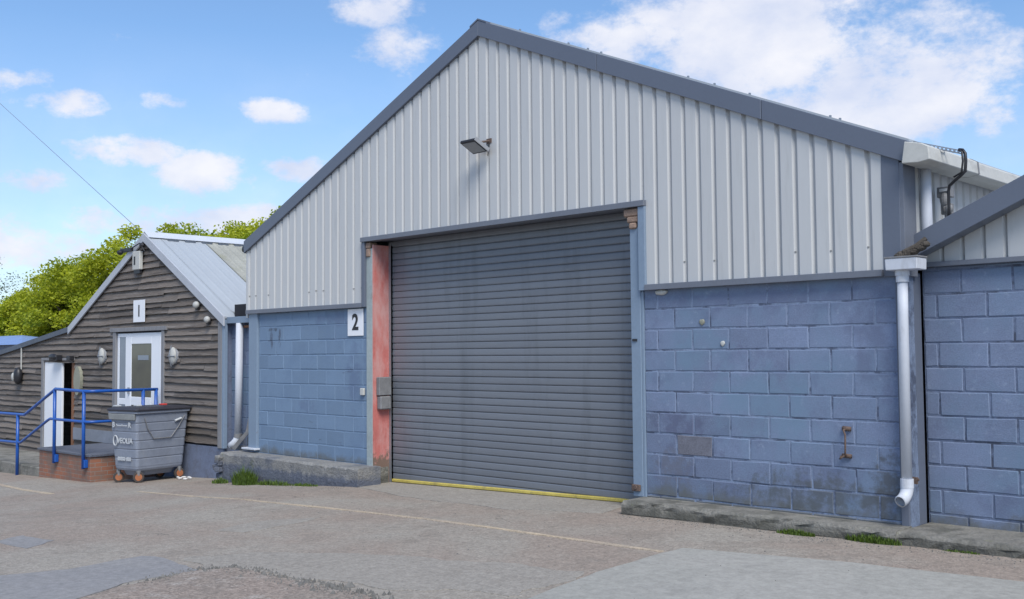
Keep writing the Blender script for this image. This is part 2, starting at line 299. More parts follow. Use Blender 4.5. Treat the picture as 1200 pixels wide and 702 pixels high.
# ------------------------------------------------------------------ mesh helpers
class MB:
    def __init__(s): s.v = []; s.f = []; s.t = []
    def face(s, pts, t=0.):
        n = len(s.v); s.v += [tuple(p) for p in pts]; s.f.append(tuple(range(n, n + len(pts)))); s.t.append(t)
    def box(s, x0, x1, y0, y1, z0, z1, t=0.):
        s.hexa([(x0, y0, z0), (x1, y0, z0), (x1, y1, z0), (x0, y1, z0), (x0, y0, z1), (x1, y0, z1), (x1, y1, z1), (x0, y1, z1)], t)
        return s
    def hexa(s, c, t=0.):
        n = len(s.v); s.v += [tuple(p) for p in c]
        for q in ((0, 3, 2, 1), (4, 5, 6, 7), (0, 1, 5, 4), (1, 2, 6, 5), (2, 3, 7, 6), (3, 0, 4, 7)):
            s.f.append(tuple(n + i for i in q)); s.t.append(t)
        return s
    def prism(s, poly, y0, y1, t=0.):           # poly = [(x,z)...] counter-clockwise seen from -Y
        n = len(s.v); k = len(poly)
        s.v += [(x, y0, z) for x, z in poly] + [(x, y1, z) for x, z in poly]
        s.f.append(tuple(n + i for i in range(k))); s.t.append(t)
        s.f.append(tuple(n + k + i for i in reversed(range(k)))); s.t.append(t)
        for i in range(k):
            j = (i + 1) % k; s.f.append((n + j, n + i, n + k + i, n + k + j)); s.t.append(t)
        return s
    def tube(s, pts, r, n=10, caps=True, t=0., r2=None):
        pts = [Vector(p) for p in pts]; rings = []
        up = Vector((0, 0, 1)); N0 = None
        for i, p in enumerate(pts):
            a = pts[max(i - 1, 0)]; b = pts[min(i + 1, len(pts) - 1)]; d = (b - a).normalized()
            if N0 is None:
                N0 = d.cross(up if abs(d.z) < .9 else Vector((1, 0, 0))).normalized()
            else:
                N0 = (N0 - d * N0.dot(d)).normalized()
            B = d.cross(N0); rr = r if r2 is None else r + (r2 - r) * i / (len(pts) - 1)
            base = len(s.v)
            for k in range(n):
                a_ = 2 * PI * k / n; s.v.append(tuple(p + (N0 * math.cos(a_) + B * math.sin(a_)) * rr))
            rings.append(base)
        for i in range(len(rings) - 1):
            for k in range(n):
                k2 = (k + 1) % n; s.f.append((rings[i] + k, rings[i] + k2, rings[i + 1] + k2, rings[i + 1] + k)); s.t.append(t)
        if caps:
            s.f.append(tuple(rings[0] + k for k in reversed(range(n)))); s.t.append(t)
            s.f.append(tuple(rings[-1] + k for k in range(n))); s.t.append(t)
        return s
    def ell(s, c, rx, ry, rz, n=14, m=8, t=0.):
        b = len(s.v)
        for j in range(m + 1):
            th = PI * j / m
            for i in range(n):
                ph = 2 * PI * i / n
                s.v.append((c[0] + rx * math.sin(th) * math.cos(ph), c[1] + ry * math.sin(th) * math.sin(ph), c[2] + rz * math.cos(th)))
        for j in range(m):
            for i in range(n):
                i2 = (i + 1) % n; s.f.append((b + j * n + i, b + (j + 1) * n + i, b + (j + 1) * n + i2, b + j * n + i2)); s.t.append(t)
        return s

def link(o, parent=None):
    col.objects.link(o)
    if parent is not None: o.parent = parent
    return o
def wloc(o):
    v = Vector((0, 0, 0))
    while o: v += o.location; o = o.parent
    return v
def build(name, mb, m, parent=None, bevel=0., smooth=False, origin=None, segs=1):
    if parent is not None: og = wloc(parent)
    elif origin is not None: og = Vector(origin)
    else:
        xs = [p[0] for p in mb.v]; ys = [p[1] for p in mb.v]; zs = [p[2] for p in mb.v]
        og = Vector(((min(xs) + max(xs)) / 2, (min(ys) + max(ys)) / 2, min(zs)))
    # child meshes keep their own base as their origin so object textures start at their foot
    lo = Vector((0, 0, 0))
    if parent is not None:
        xs = [p[0] for p in mb.v]; ys = [p[1] for p in mb.v]; zs = [p[2] for p in mb.v]
        lo = Vector(((min(xs) + max(xs)) / 2, (min(ys) + max(ys)) / 2, min(zs))) - og
    o3 = og + lo
    me = bpy.data.meshes.new(name)
    me.from_pydata([(p[0] - o3.x, p[1] - o3.y, p[2] - o3.z) for p in mb.v], [], mb.f)
    at = me.attributes.new('tint', 'FLOAT', 'FACE'); at.data.foreach_set('value', mb.t)
    me.materials.append(m); me.update()
    if smooth: me.polygons.foreach_set('use_smooth', [True] * len(me.polygons))
    o = bpy.data.objects.new(name, me); o.location = lo if parent is not None else og
    link(o, parent)
    if bevel:
        b = o.modifiers.new('bevel', 'BEVEL'); b.width = bevel; b.segments = segs; b.limit_method = 'ANGLE'; b.angle_limit = math.radians(40)
    return o
def tag(o, label, cat, group=None, kind=None):
    o['label'] = label
    o['category'] = cat
    if group: o['group'] = group
    if kind: o['kind'] = kind
    return o
def struct(o): o['kind'] = 'structure'; return o
def empty(name, loc):
    o = bpy.data.objects.new(name, None); o.location = loc; o.empty_display_size = .2; return link(o)
def text(name, body, size, loc, xdir, m, parent, depth=.002, updir=(0, 0, 1), sx=1., bold=0.):
    cu = bpy.data.curves.new(name, 'FONT'); cu.body = body; cu.size = size; cu.extrude = depth; cu.align_x = 'CENTER'; cu.align_y = 'CENTER'; cu.offset = bold
    t = bpy.data.objects.new('tmp', cu); col.objects.link(t)
    dg = bpy.context.evaluated_depsgraph_get(); me = bpy.data.meshes.new_from_object(t.evaluated_get(dg)); bpy.data.objects.remove(t)
    X = Vector(xdir).normalized(); U = Vector(updir).normalized(); Nn = X.cross(U)
    for v in me.vertices:
        c = v.co; v.co = X * c.x * sx + U * c.y + Nn * c.z
    me.materials.clear(); me.materials.append(m)
    o = bpy.data.objects.new(name, me); link(o, parent)
    o.location = Vector(loc) - wloc(parent); return o

# ------------------------------------------------------------------ ground
GX = [-900, -120, -60, -30, -23.5, -18.2, -15, -11.75, -7.4, -5, -3, 5, 40, 900]
GZ = [-2.9, -2.9, -2.8, -2.55, -2.4, -2.23, -2.06, -1.85, -1.745, -1.725, -1.70, -1.65, -1.6, -1.6]
def g(x):
    for i in range(len(GX) - 1):
        if x <= GX[i + 1]:
            f = (x - GX[i]) / (GX[i + 1] - GX[i]); return GZ[i] + f * (GZ[i + 1] - GZ[i])
    return GZ[-1]
def sheet(name, poly, off, m, thick=None, parent=None):
    if thick is None: thick = off + .002
    bm = bmesh.new(); vs = [bm.verts.new((x, y, 0)) for x, y in poly]; bm.faces.new(vs)
    bmesh.ops.triangulate(bm, faces=bm.faces[:])
    for x in GX[1:-1]:
        bmesh.ops.bisect_plane(bm, geom=bm.verts[:] + bm.edges[:] + bm.faces[:], plane_co=(x, 0, 0), plane_no=(1, 0, 0))
    for v in bm.verts: v.co.z = g(v.co.x) + off
    bm.normal_update()
    for f in bm.faces:
        if f.normal.z < 0: f.normal_flip()
    if thick:
        r = bmesh.ops.extrude_edge_only(bm, edges=[e for e in bm.edges if e.is_boundary])
        for v in [q for q in r['geom'] if isinstance(q, bmesh.types.BMVert)]: v.co.z -= thick
    me = bpy.data.meshes.new(name); bm.to_mesh(me); bm.free(); me.materials.append(m)
    o = bpy.data.objects.new(name, me); link(o, parent); return o
def rough_poly(pts, amp, step=.12, seed=0, closed=True, keep=()):
    out = []; n = len(pts)
    for i in range(n):
        a = Vector(pts[i]).to_3d(); b = Vector(pts[(i + 1) % n]).to_3d(); L = (b - a).length; k = max(1, int(L / step))
        d = (b - a).normalized(); nn = Vector((-d.y, d.x, 0))
        for j in range(k):
            p = a + (b - a) * j / k
            am = 0 if i in keep else amp
            q = p + nn * am * (mnoise.noise(Vector((p.x * 1.7 + seed, p.y * 1.7, 3))) * 1.6 + mnoise.noise(Vector((p.x * 8 + seed, p.y * 8, 1))) * .7)
            out.append((q.x, q.y))
    return out
struct(sheet('ground', [(-900, -900), (900, -900), (900, 900), (-900, 900)], 0, M['yard']))
struct(sheet('concrete_apron', rough_poly([(-5.36, -1.63), (-3.93, -1.33), (-2.67, -1.22), (4, -.9), (4, -9), (-5.2, -9), (-5.05, -4.0), (-5.28, -2.9)], .02, .15, 3), .004, M['greyconc']))
struct(sheet('tar_patch', rough_poly([(-9.1, -6.6), (-8.76, -5.58), (-8.85, -4.88), (-8.59, -4.82), (-7.78, -4.93), (-7.82, -5.46), (-7.5, -6.1), (-7.3, -7), (-9, -7)], .04, .1, 6), .008, M['bluepatch']))
struct(sheet('broken_tarmac', rough_poly([(-7.5, -6.1), (-7.62, -5.5), (-7.82, -5.05), (-7.7, -4.72), (-6.84, -4.69), (-5.89, -4.62), (-5.6, -5.6), (-6, -8), (-7.3, -8)], .07, .05, 9), .014, M['yardpink'], thick=.02))
struct(sheet('cement_skim', rough_poly([(-9.64, -3.7), (-9.9, -3.1), (-9.55, -2.45), (-9.38, -2.99), (-9.3, -3.6)], .06, .1, 1), .004, M['yardgrey']))
struct(sheet('cement_skim', rough_poly([(-10.95, -5.45), (-11.1, -5.1), (-10.5, -5.0), (-10.2, -5.35)], .05, .1, 12), .004, M['bluepatch']))
struct(sheet('cement_skim', rough_poly([(-7.8, -4.85), (-8.45, -4.7), (-8.2, -4.15), (-7.3, -3.6), (-6.0, -3.1), (-5.35, -2.95), (-5.15, -3.9), (-6.0, -4.3), (-6.9, -4.55)], .09, .08, 19), .005, M['yardgrey']))
struct(sheet('worn_pale_line', rough_poly([(-22, -2.05), (-19.49, -2.25), (-16.48, -2.56), (-16.48, -2.66), (-19.49, -2.35), (-22, -2.15)], .015, .1, 2), .006, M['paleline']))
struct(sheet('worn_pale_line', rough_poly([(-15.2, -1.78), (-13.2, -1.98), (-11.54, -2.04), (-9.92, -1.92), (-8.49, -1.87), (-7.17, -1.90), (-5.4, -1.86), (-5.4, -1.92), (-7.17, -1.965), (-8.49, -1.935), (-9.92, -1.985), (-11.54, -2.1), (-13.2, -2.05), (-15.2, -1.85)], .012, .1, 4), .006, M['paleline']))
struct(sheet('door_threshold', rough_poly([(-11.74, .3), (-11.7, -.35), (-10.2, -.75), (-8.2, -.85), (-7.2, -.5), (-7.35, .3)], .04, .15, 8, keep=(5,)), .005, M['yardgrey']))
# crumbs along the broken edge
mb = MB()
edge = [(-7.62, -5.5), (-7.82, -5.05), (-7.7, -4.72), (-6.84, -4.69), (-5.89, -4.62), (-5.6, -5.2)]
for i in range(650):
    k = R.choice([0, 1, 2, 2, 2, 3, 3, 3, 4]); f = R.random(); a = edge[k]; b = edge[k + 1]
    x = a[0] + (b[0] - a[0]) * f + R.gauss(0, .07); y = a[1] + (b[1] - a[1]) * f + R.gauss(0, .07)
    r = R.uniform(.004, .015) * (2.0 if R.random() < .07 else 1) * (1.35 if k >= 3 else 1)
    z = g(x) + .014
    pts = []
    for j in range(5):
        an = 2 * PI * j / 5 + R.random(); pts.append((x + r * math.cos(an) * R.uniform(.7, 1.3), y + r * math.sin(an) * R.uniform(.7, 1.3)))
    top = (x + R.uniform(-.3, .3) * r, y + R.uniform(-.3, .3) * r, z + r * .8)
    tt = R.uniform(-.6, .5)
    for j in range(5):
        p, q = pts[j], pts[(j + 1) % 5]; mb.face([(p[0], p[1], z - .012), (q[0], q[1], z - .012), top], tt)
o = build('asphalt_crumbs', mb, M['pebble']); tag(o, 'loose dark crumbs of broken asphalt along the broken edge in the foreground', 'rubble', kind='stuff')
# small gravel litter along wall feet
mb = MB()
for i in range(700):
    if R.random() < .6: x = R.uniform(-7.0, -2.2); y = -.36 - abs(R.gauss(0, .16))
    elif R.random() < .6: x = R.uniform(-15.2, -11.7); y = -.46 - abs(R.gauss(0, .15))
    else: x = R.uniform(-12, -3); y = R.uniform(-4, -.8)
    r = R.uniform(.004, .012); z = g(x); tt = R.uniform(-.5, 1.0)
    an0 = R.random() * 6; pts = [(x + r * math.cos(an0 + j * 2.1), y + r * math.sin(an0 + j * 2.1)) for j in range(3)]
    for j in range(3):
        p, q = pts[j], pts[(j + 1) % 3]; mb.face([(p[0], p[1], z), (q[0], q[1], z), (x, y, z + r * .9)], tt)
o = build('gravel', mb, M['pebble']); tag(o, 'fine loose gravel strewn over the yard and along the wall feet', 'gravel', kind='stuff')

# ------------------------------------------------------------------ block walls
def blocks(mb, x0, x1, y, zbed, ztop, zbot, xj, bare=None, tintf=None, seed=1, bl=.45, bh=.225, mj=.011):
    """courses counted down from bed height zbed (course above it goes up to ztop)"""
    rr = random.Random(seed); dep = .0055
    k = -2
    while True:
        zt = zbed - bh * k; zb = zt - bh; row = k; k += 1
        if zb >= ztop: continue
        if zt <= zbot + .01: break
        off = xj + (bl / 2 if row % 2 else 0)
        n0 = int(math.floor((x0 - off) / bl)) - 1; x = off + n0 * bl
        while x < x1:
            a = max(x + mj / 2, x0); b = min(x + bl - mj / 2, x1); za = max(zb + mj / 2, zbot); zc = min(zt - mj / 2, ztop)
            x += bl
            if b - a < .03 or zc - za < .02: continue
            j = lambda s=.004: rr.uniform(-s, s)
            yo = y - dep + j(.003); c = .009
            t = rr.gauss(0, .04)
            if tintf: t += tintf((a + b) / 2, (za + zc) / 2)
            P0 = [(a + j(), za + j()), (b + j(), za + j()), (b + j(), zc + j()), (a + j(), zc + j())]
            Pi = [(P0[0][0] + c, P0[0][1] + c), (P0[1][0] - c, P0[1][1] + c), (P0[2][0] - c, P0[2][1] - c), (P0[3][0] + c, P0[3][1] - c)]
            tgt = bare if (bare is not None and bare.test((a + b) / 2, (za + zc) / 2)) else mb
            tgt.face([(p[0], yo, p[1]) for p in Pi], t)
            for i in range(4):
                i2 = (i + 1) % 4
                tgt.face([(P0[i][0], y + .002, P0[i][1]), (P0[i2][0], y + .002, P0[i2][1]), (Pi[i2][0], yo, Pi[i2][1]), (Pi[i][0], yo, Pi[i][1])], t)
class Bare(MB):
    def __init__(s, fn): super().__init__(); s.test = fn

# ------------------------------------------------------------------ corrugated profile
def profile(x0, x1, p=.187, pan=.128, dep=.036, phase=0.):
    """list of (x, depth outwards) for trapezoid sheeting: wide raised pans with narrow valleys"""
    pts = []; k = math.floor((x0 - phase) / p) - 1
    while phase + k * p < x1 + p:
        b = phase + k * p
        pts += [(b, dep), (b + .003, dep + .0015), (b + pan, dep), (b + pan + .026, 0), (b + pan + .038, 0)]
        k += 1
    pts.sort()
    def at(x):
        for i in range(len(pts) - 1):
            if pts[i][0] <= x <= pts[i + 1][0]:
                f = (x - pts[i][0]) / max(1e-6, pts[i + 1][0] - pts[i][0]); return pts[i][1] + f * (pts[i + 1][1] - pts[i][1])
        return 0.
    return [(x0, at(x0))] + [q for q in pts if x0 < q[0] < x1] + [(x1, at(x1))]

# ================================================================== WAREHOUSE
XL, XR, XA = -15.04, -4.03, -9.51
ZA, SL = 4.28, .43
def roofz(x): return ZA - SL * abs(x - XA)
wh = empty('warehouse', (-9.5, 0, -1.8))
tag(wh, 'large gabled warehouse with pale ribbed cladding over blue blockwork and a wide grey roller shutter', 'warehouse')
DL, DR = -11.90, -6.99          # structural opening (cladding notch)
BZ = -1.60
# right block wall
def rt(x, z):
    t = 0.
    if (-6.75 < x < -6.0 and -.95 < z < -.65) or (x < -6.3 and -1.0 < z < -.72): t -= .20
    if x < -6.2 and -1.5 < z < -.95: t -= .12
    if z > .42: t -= .10  # top course tinted darker, trim shadow painted into the blocks
    if z < -1.15: t -= .10
    return t
mb = MB(); bare = Bare(lambda x, z: (-6.75 < x < -6.25 and -1.16 < z < -.92))
blocks(mb, -6.965, -4.03, .0, .4558, .70, BZ, -6.5614, bare=bare, tintf=rt, seed=3)
w = build('block_wall', mb, M['blueblock'], wh, smooth=False)
o = build('bare_block', bare, M['bareblock'], w)
mo = MB().box(-6.99, XR, .0, .2, BZ - .2, .72); build('mortar', mo, M['mortar'], w)
# left block wall
mb = MB(); blocks(mb, -14.75, -11.92, .0, .4356, .70, BZ, -14.93, seed=8, mj=.008)
w2 = build('block_wall', mb, M['blueblock2'], wh)
mo = MB().box(-14.9, -11.9, .0, .2, BZ - .2, .72); build('mortar', mo, M['blueblock2'], w2)
# corner post left (pale blue) and right
build('corner_post', MB().box(-15.0, -14.75, -.045, .12, -1.52, .70), M['bluepaint'], wh, bevel=.006)
cp = build('corner_post', MB().box(-4.105, -4.03, -.02, .36, -1.62, .70), M['slate'], wh, bevel=.004)
build('post_foot', MB().box(-15.12, -14.72, -.1, .1, -1.545, -1.515), M['white'], wh, bevel=.004)
# gable cladding
mb = MB()
pts = profile(XL, -4.2, phase=-6.7798 - .14)
pts2 = []
for i, p in enumerate(pts):
    pts2.append(p)
    if i + 1 < len(pts):
        for xb in (-11.96, -6.905, XA):
            if p[0] < xb < pts[i + 1][0]:
                f = (xb - p[0]) / (pts[i + 1][0] - p[0]); pts2.append((xb, p[1] + f * (pts[i + 1][1] - p[1])))
sheet_t = {}
for i in range(len(pts2) - 1):
    (xa, da), (xb, db) = pts2[i], pts2[i + 1]
    if xb - xa < 1e-5: continue
    xm = (xa + xb) / 2
    zb = 1.66 if -11.96 < xm < -6.905 else .725
    k = int((xm + 20) / .935); tt = sheet_t.setdefault(k, R.uniform(-.022, .022)) + R.uniform(-.006, .006)
    za, zc = roofz(xa) - .15, roofz(xb) - .15
    mb.face([(xa, -da, zb), (xb, -db, zb), (xb, -db, zc), (xa, -da, zc)], tt)
# fixing screws in the valleys flanks
for i, (xa, da) in enumerate(pts2[:-1]):
    xb, db = pts2[i + 1]
    if da > .03 and db == 0 and R.random() < .55:
        for z in (.95,):
            if -12.0 < xa < -6.9: continue
            x = xa + .012; z += R.uniform(-.012, .012); y = -.024
            mb.box(x - .005, x + .005, y - .012, y + .01, z - .006, z + .006, -.45)
clad = build('gable_cladding', mb, M['clad'], wh)
# closure behind the cladding
build('gable_backing', MB().prism([(XL, .70), (-11.96, .70), (-11.96, 1.655), (-6.905, 1.655), (-6.905, .70), (-4.06, .70), (-4.06, roofz(-4.06) - .05), (XA, ZA - .05), (XL, roofz(XL) - .05)], .004, .10), M['darkvoid'], wh)
# corner flashing, right front; plus side return
build('corner_flashing', MB().box(-4.2, -4.03, -.044, .02, .66, roofz(-4.1) - .12), M['slate'], wh, bevel=.004)
build('corner_flashing', MB().box(-15.09, XL + .01, -.044, .25, .60, roofz(XL) - .1), M['clad'], wh, bevel=.004)
# barge boards
def barge(xa, xb, y0, y1, wid, name='barge_board'):
    mb = MB(); za, zb = roofz(xa), roofz(xb)
    mb.prism([(xa, za - wid), (xb, zb - wid), (xb, zb), (xa, za)], y0, y1); return mb
build('barge_board', barge(-15.12, XA, -.075, .05, .20), M['slate'], wh, bevel=.004)
segs = [(XA, -7.55), (-7.545, -5.42), (-5.415, -3.93)]
for i, (a, b) in enumerate(segs): build('barge_board', barge(a, b, -.075 - .002 * (i % 2), .05, .205), M['slate'], wh, bevel=.004)
build('roof_edge_flashing', MB().prism([(XA - .15, roofz(XA - .15)), (XA, ZA + .003), (XA + .15, roofz(XA + .15)), (XA + .15, roofz(XA + .15) + .02), (XA, ZA + .024), (XA - .15, roofz(XA - .15) + .02)], -.08, .3), M['slate'], wh)
# roof slopes
mb = MB()
for (xa, xb) in ((XA, -3.95), (-15.10, XA)):
    za, zb = roofz(xa), roofz(xb)
    mb.prism([(xa, za - .03), (xb, zb - .03), (xb, zb + .022), (xa, za + .022)], .0, 19.)
roof = build('roof', mb, M['metalroof'], wh)
for x in (-8.85, -8.05, -7.75, -7.55, -6.35, -6.02, -5.6, -4.72, -4.62):
    build('roof_clip', MB().box(x - .009, x + .009, .01, .03, roofz(x) + .02, roofz(x) + .038), M['galv'], roof)
# gutter end stub on the left eave
build('eave_gutter', MB().tube([(-15.15, -.06, 1.74), (-15.15, 19, 1.70)], .05, 12), M['black'], wh, smooth=True)
# walls behind
build('side_wall', MB().box(-15.0, -14.85, .24, 19, -2.1, roofz(XL) - .05), M['blueblock2'], wh)
build('rear_wall', MB().prism([(-15, -2.1), (-4.2, -2.1), (-4.2, 1.7), (XA, ZA - .1), (-15, 1.7)], 18.8, 18.95), M['clad'], wh)
# right side wall cladding (faces +X)
mb = MB()
pr = profile(.02, 18.8, phase=.1)
for i in range(len(pr) - 1):
    (ya, da), (yb, db) = pr[i], pr[i + 1]
    if yb - ya > 1e-5: mb.face([(-4.03 + da, ya, .8), (-4.03 + db, yb, .8), (-4.03 + db, yb, 1.76), (-4.03 + da, ya, 1.76)])
build('side_cladding', mb, M['clad'], wh)
build('side_flashing', MB().box(-4.04, -3.992, -.04, .22, .66, 1.70), M['trim'], wh, bevel=.003)
# trims
build('base_trim', MB().prism([(-6.905, .665), (-4.2, .665), (-4.2, .728), (-6.905, .728)], -.085, .0), M['trim'], wh, bevel=.003)
build('base_trim', MB().prism([(XL, .66), (-11.96, .66), (-11.96, .725), (XL, .725)], -.085, .0), M['trim'], wh, bevel=.003)
build('door_head_trim', MB().box(-11.97, -6.895, -.09, .05, 1.60, 1.665), M['trim'], wh, bevel=.003)
build('door_side_trim', MB().box(-11.965, -11.895, -.072, .05, .665, 1.598), M['slate'], wh, bevel=.003)
build('door_side_trim', MB().box(-6.99, -6.90, -.072, .05, .665, 1.598), M['bluepaint'], wh, bevel=.003)
# jambs
build('door_jamb', MB().box(-11.90, -11.765, -.03, .27, -1.63, 1.5), M['greenpaint'], wh, bevel=.004)
j = build('steel_stanchion', MB().box(-11.764, -11.745, -.028, .262, g(-11.75) - .02, 1.55), M['red'], wh, bevel=.002)
build('stanchion_flange', MB().box(-11.765, -11.70, .262, .30, g(-11.75) - .02, 1.55), M['boxgrey'], wh)
build('stanchion_foot', MB().box(-11.90, -11.742, -.031, .25, g(-11.75) - .03, g(-11.75) + .235), M['kerb'], wh, bevel=.01)
mb = MB().box(-7.135, -7.0, -.03, .28, -1.60, 1.38)
build('door_jamb', mb, M['bluepaint'], wh, bevel=.005)
build('door_jamb', MB().box(-7.0, -6.965, -.02, .1, -1.60, .66), M['bluepaint'], wh, bevel=.004)
mb = MB().box(-7.21, -6.99, -.05, .1, 1.50, 1.59).box(-7.16, -7.0, -.055, .1, 1.43, 1.498).box(-7.13, -7.03, -.06, .1, 1.36, 1.428)
build('lintel_bracket', mb, M['rustpale'], wh, bevel=.014)
mb = MB().box(-11.90, -11.80, -.05, .1, 1.50, 1.59).box(-11.885, -11.80, -.055, .1, 1.38, 1.498)
build('lintel_bracket', mb, M['rustpale'], wh, bevel=.014)
mb = MB().box(-7.14, -7.03, -.06, .0, -1.54, -1.47).tube([(-7.08, -.07, -1.50), (-7.08, -.01, -1.50)], .025, 8)
build('latch_bolt', mb, M['rust'], wh, bevel=.006)
build('latch_bolt', MB().box(-7.11, -7.05, -.045, -.02, .11, .135), M['black'], wh)
# opening soffit and dark roll housing
build('lintel', MB().box(-11.9, -6.99, .02, .7, 1.62, 1.75), M['slate'], wh)
build('shutter_housing', MB().box(-11.76, -7.1, .345, .62, 1.28, 1.62), M['darkvoid'], wh)
# roller shutter
sh = None
mb = MB(); pitch = .0926; z = 1.62; k = 0; ys = .30
prof = [(0, .0), (.004, -.006), (.014, -.010), (.045, -.0115), (.074, -.0115), (.0845, -.009), (.086, .003), (.0926, .003)]
SX0, SX1 = -11.765, -7.125
nx = 12
while z > -1.9:
    tt = R.gauss(0, .035) + (.05 if k in (29, 31, 33) else 0)
    sag = [R.uniform(-.0012, .0012) for _ in range(nx + 1)]
    for i in range(len(prof) - 1):
        (a, ya), (b, yb) = prof[i], prof[i + 1]
        for q in range(nx):
            xa = SX0 + (SX1 - SX0) * q / nx; xb = SX0 + (SX1 - SX0) * (q + 1) / nx
            mb.face([(xa, ys + ya + sag[q], z - b), (xb, ys + ya + sag[q + 1] if False else ys + yb + sag[q + 1], z - b), (xb, ys + ya + sag[q + 1], z - a), (xa, ys + ya + sag[q], z - a)] if False else
                    [(xa, ys + yb + sag[q], z - b), (xb, ys + yb + sag[q + 1], z - b), (xb, ys + ya + sag[q + 1], z - a), (xa, ys + ya + sag[q], z - a)],
                    tt - (.45 if i >= 6 else 0))
    z -= pitch; k += 1
sh = build('roller_shutter', mb, M['shutter'], wh)
za, zb = g(-11.7) + .012, g(-7.15) + .012
mb = MB(); mb.hexa([(-11.70, .262, za), (-7.14, .262, zb), (-7.14, .33, zb), (-11.70, .33, za), (-11.70, .262, za + .042), (-7.14, .262, zb + .042), (-7.14, .33, zb + .042), (-11.70, .33, za + .042)])
build('bottom_rail', mb, M['yellow'], sh, bevel=.008)
mb = MB(); mb.hexa([(-11.70, .27, za - .03), (-7.14, .27, zb - .03), (-7.14, .32, zb - .03), (-11.70, .32, za - .03), (-11.70, .27, za), (-7.14, .27, zb), (-7.14, .32, zb), (-11.70, .32, za)])
build('rubber_seal', mb, M['black'], sh)
build('guide_rail', MB().box(-11.745, -11.70, .255, .34, g(-11.7), 1.6), M['galv'], sh)
# electrics on the jambs
sb = MB().box(-11.743, -11.665, .02, .24, -.60, -.34)
o = build('switch_box', sb, M['boxgrey'], None, bevel=.008); tag(o, 'grey electrical box on the faded red door post, upper half of the pair', 'switch box')
o.location = o.location
sb = MB().box(-11.743, -11.645, .03, .22, -.80, -.612)
o = build('switch_box', sb, M['boxgrey'], None, bevel=.015); tag(o, 'rounded grey control box on the red door post just under the flatter box', 'switch box')
o = build('door_sensor', MB().box(-12.03, -11.95, -.05, -.012, -.60, -.50), M['gutter'], None, bevel=.006)
tag(o, 'small white sensor box on the blue block wall beside the left door jamb', 'sensor')
# wall details: filled holes, foam blob
for (x, z, r, lab) in ((-6.21, .30, .035, 'upper of two pale filler spots on the blue block wall right of the shutter'), (-5.96, .07, .028, 'lower of two pale filler spots on the blue block wall right of the shutter')):
    mb = MB().ell((x, -.012, z), r, .008, r * .95, 12, 6)
    for v in range(len(mb.v)):
        p = mb.v[v]; n_ = mnoise.noise(Vector((p[0] * 40, 2, p[2] * 40))) * .4 + 1; mb.v[v] = (x + (p[0] - x) * n_, p[1], z + (p[2] - z) * n_)
    o = build('wall_filler', mb, M['olive'] if r > .03 else M['gutter'], None, smooth=True); tag(o, lab, 'filler')
mb = MB().ell((-6.72, -.02, .635), .085, .03, .03, 14, 8)
for v in range(len(mb.v)):
    p = mb.v[v]; n_ = mnoise.noise(Vector((p[0] * 25, 2, p[2] * 25))) * .35 + 1; mb.v[v] = (-6.72 + (p[0] + 6.72) * n_, p[1], .635 + (p[2] - .635) * n_)
o = build('foam_lump', mb, M['gutter'], None, smooth=True); tag(o, 'lump of pale dried foam stuck under the cladding trim beside the shutter', 'foam')
# rusty hook
mb = MB().tube([(-4.62, -.015, -.75), (-4.62, -.07, -.76), (-4.60, -.075, -.80), (-4.605, -.07, -.95), (-4.61, -.065, -.99), (-4.61, -.01, -1.0)], .009, 8)
mb.tube([(-4.65, -.02, -.745), (-4.57, -.02, -.75)], .022, 8); mb.tube([(-4.66, -.02, -1.0), (-4.57, -.02, -1.005)], .02, 8)
mb.tube([(-4.61, -.06, -.99), (-4.66, -.08, -1.03), (-4.64, -.09, -1.0)], .008, 8)
o = build('iron_pull', mb, M['rust'], None, smooth=True); tag(o, 'rusty iron handle fixed to the blue block wall left of the white downpipe', 'handle')

# white box gutter along the right eave
gt = MB()
gp = [(-3.955, 1.665), (-3.80, 1.655), (-3.70, 1.67), (-3.71, 1.79), (-3.77, 1.825), (-3.925, 1.86)]
gt.prism(gp, -.16, 1.0)
gb = build('box_gutter', gt, M['gutter'], wh, bevel=.006)
build('gutter_length', MB().prism([(x - .006, z_ - .006) for x, z_ in gp], 1.005, 18.8), M['gutter'], gb, bevel=.006)
build('gutter_joint', MB().prism([(x + (.004 if x > -3.9 else 0), z_ + .003) for x, z_ in gp], .985, 1.02), M['boxgrey'], gb)
# upper white pipe under gutter
pp = MB().tube([(-3.93, .30, 1.66), (-3.93, .31, 1.1), (-3.93, .32, .9)], .048, 14)
build('short_downpipe', pp, M['white'], wh, smooth=True)
# tray + cable + fittings at the right corner
tray = MB()
A = Vector((-4.78, .1, 2.155)); B = Vector((-3.545, .1, 1.735))
for yo in (.0, .09):
    n = 34
    tray.hexa([(A.x, A.y + yo, A.z), (B.x, B.y + yo, B.z), (B.x, B.y + yo + .004, B.z), (A.x, A.y + yo + .004, A.z), (A.x, A.y + yo, A.z + .008), (B.x, B.y + yo, B.z + .008), (B.x, B.y + yo + .004, B.z + .008), (A.x, A.y + yo + .004, A.z + .008)])
    tray.hexa([(A.x, A.y + yo, A.z + .026), (B.x, B.y + yo, B.z + .026), (B.x, B.y + yo + .004, B.z + .026), (A.x, A.y + yo + .004, A.z + .026), (A.x, A.y + yo, A.z + .032), (B.x, B.y + yo, B.z + .032), (B.x, B.y + yo + .004, B.z + .032), (A.x, A.y + yo + .004, A.z + .032)])
    for i in range(n + 1):
        p = A.lerp(B, i / n); tray.box(p.x - .008, p.x + .008, p.y + yo - .0015, p.y + yo + .0055, p.z + .006, p.z + .028)
for i in range(0, 35, 2):
    p = A.lerp(B, i / 34); tray.box(p.x - .008, p.x + .008, p.y + .005, p.y + .089, p.z, p.z + .004)
o = build('cable_tray', tray, M['galv'], None); tag(o, 'perforated galvanised cable tray lying along the right roof edge over the gutter', 'cable tray')
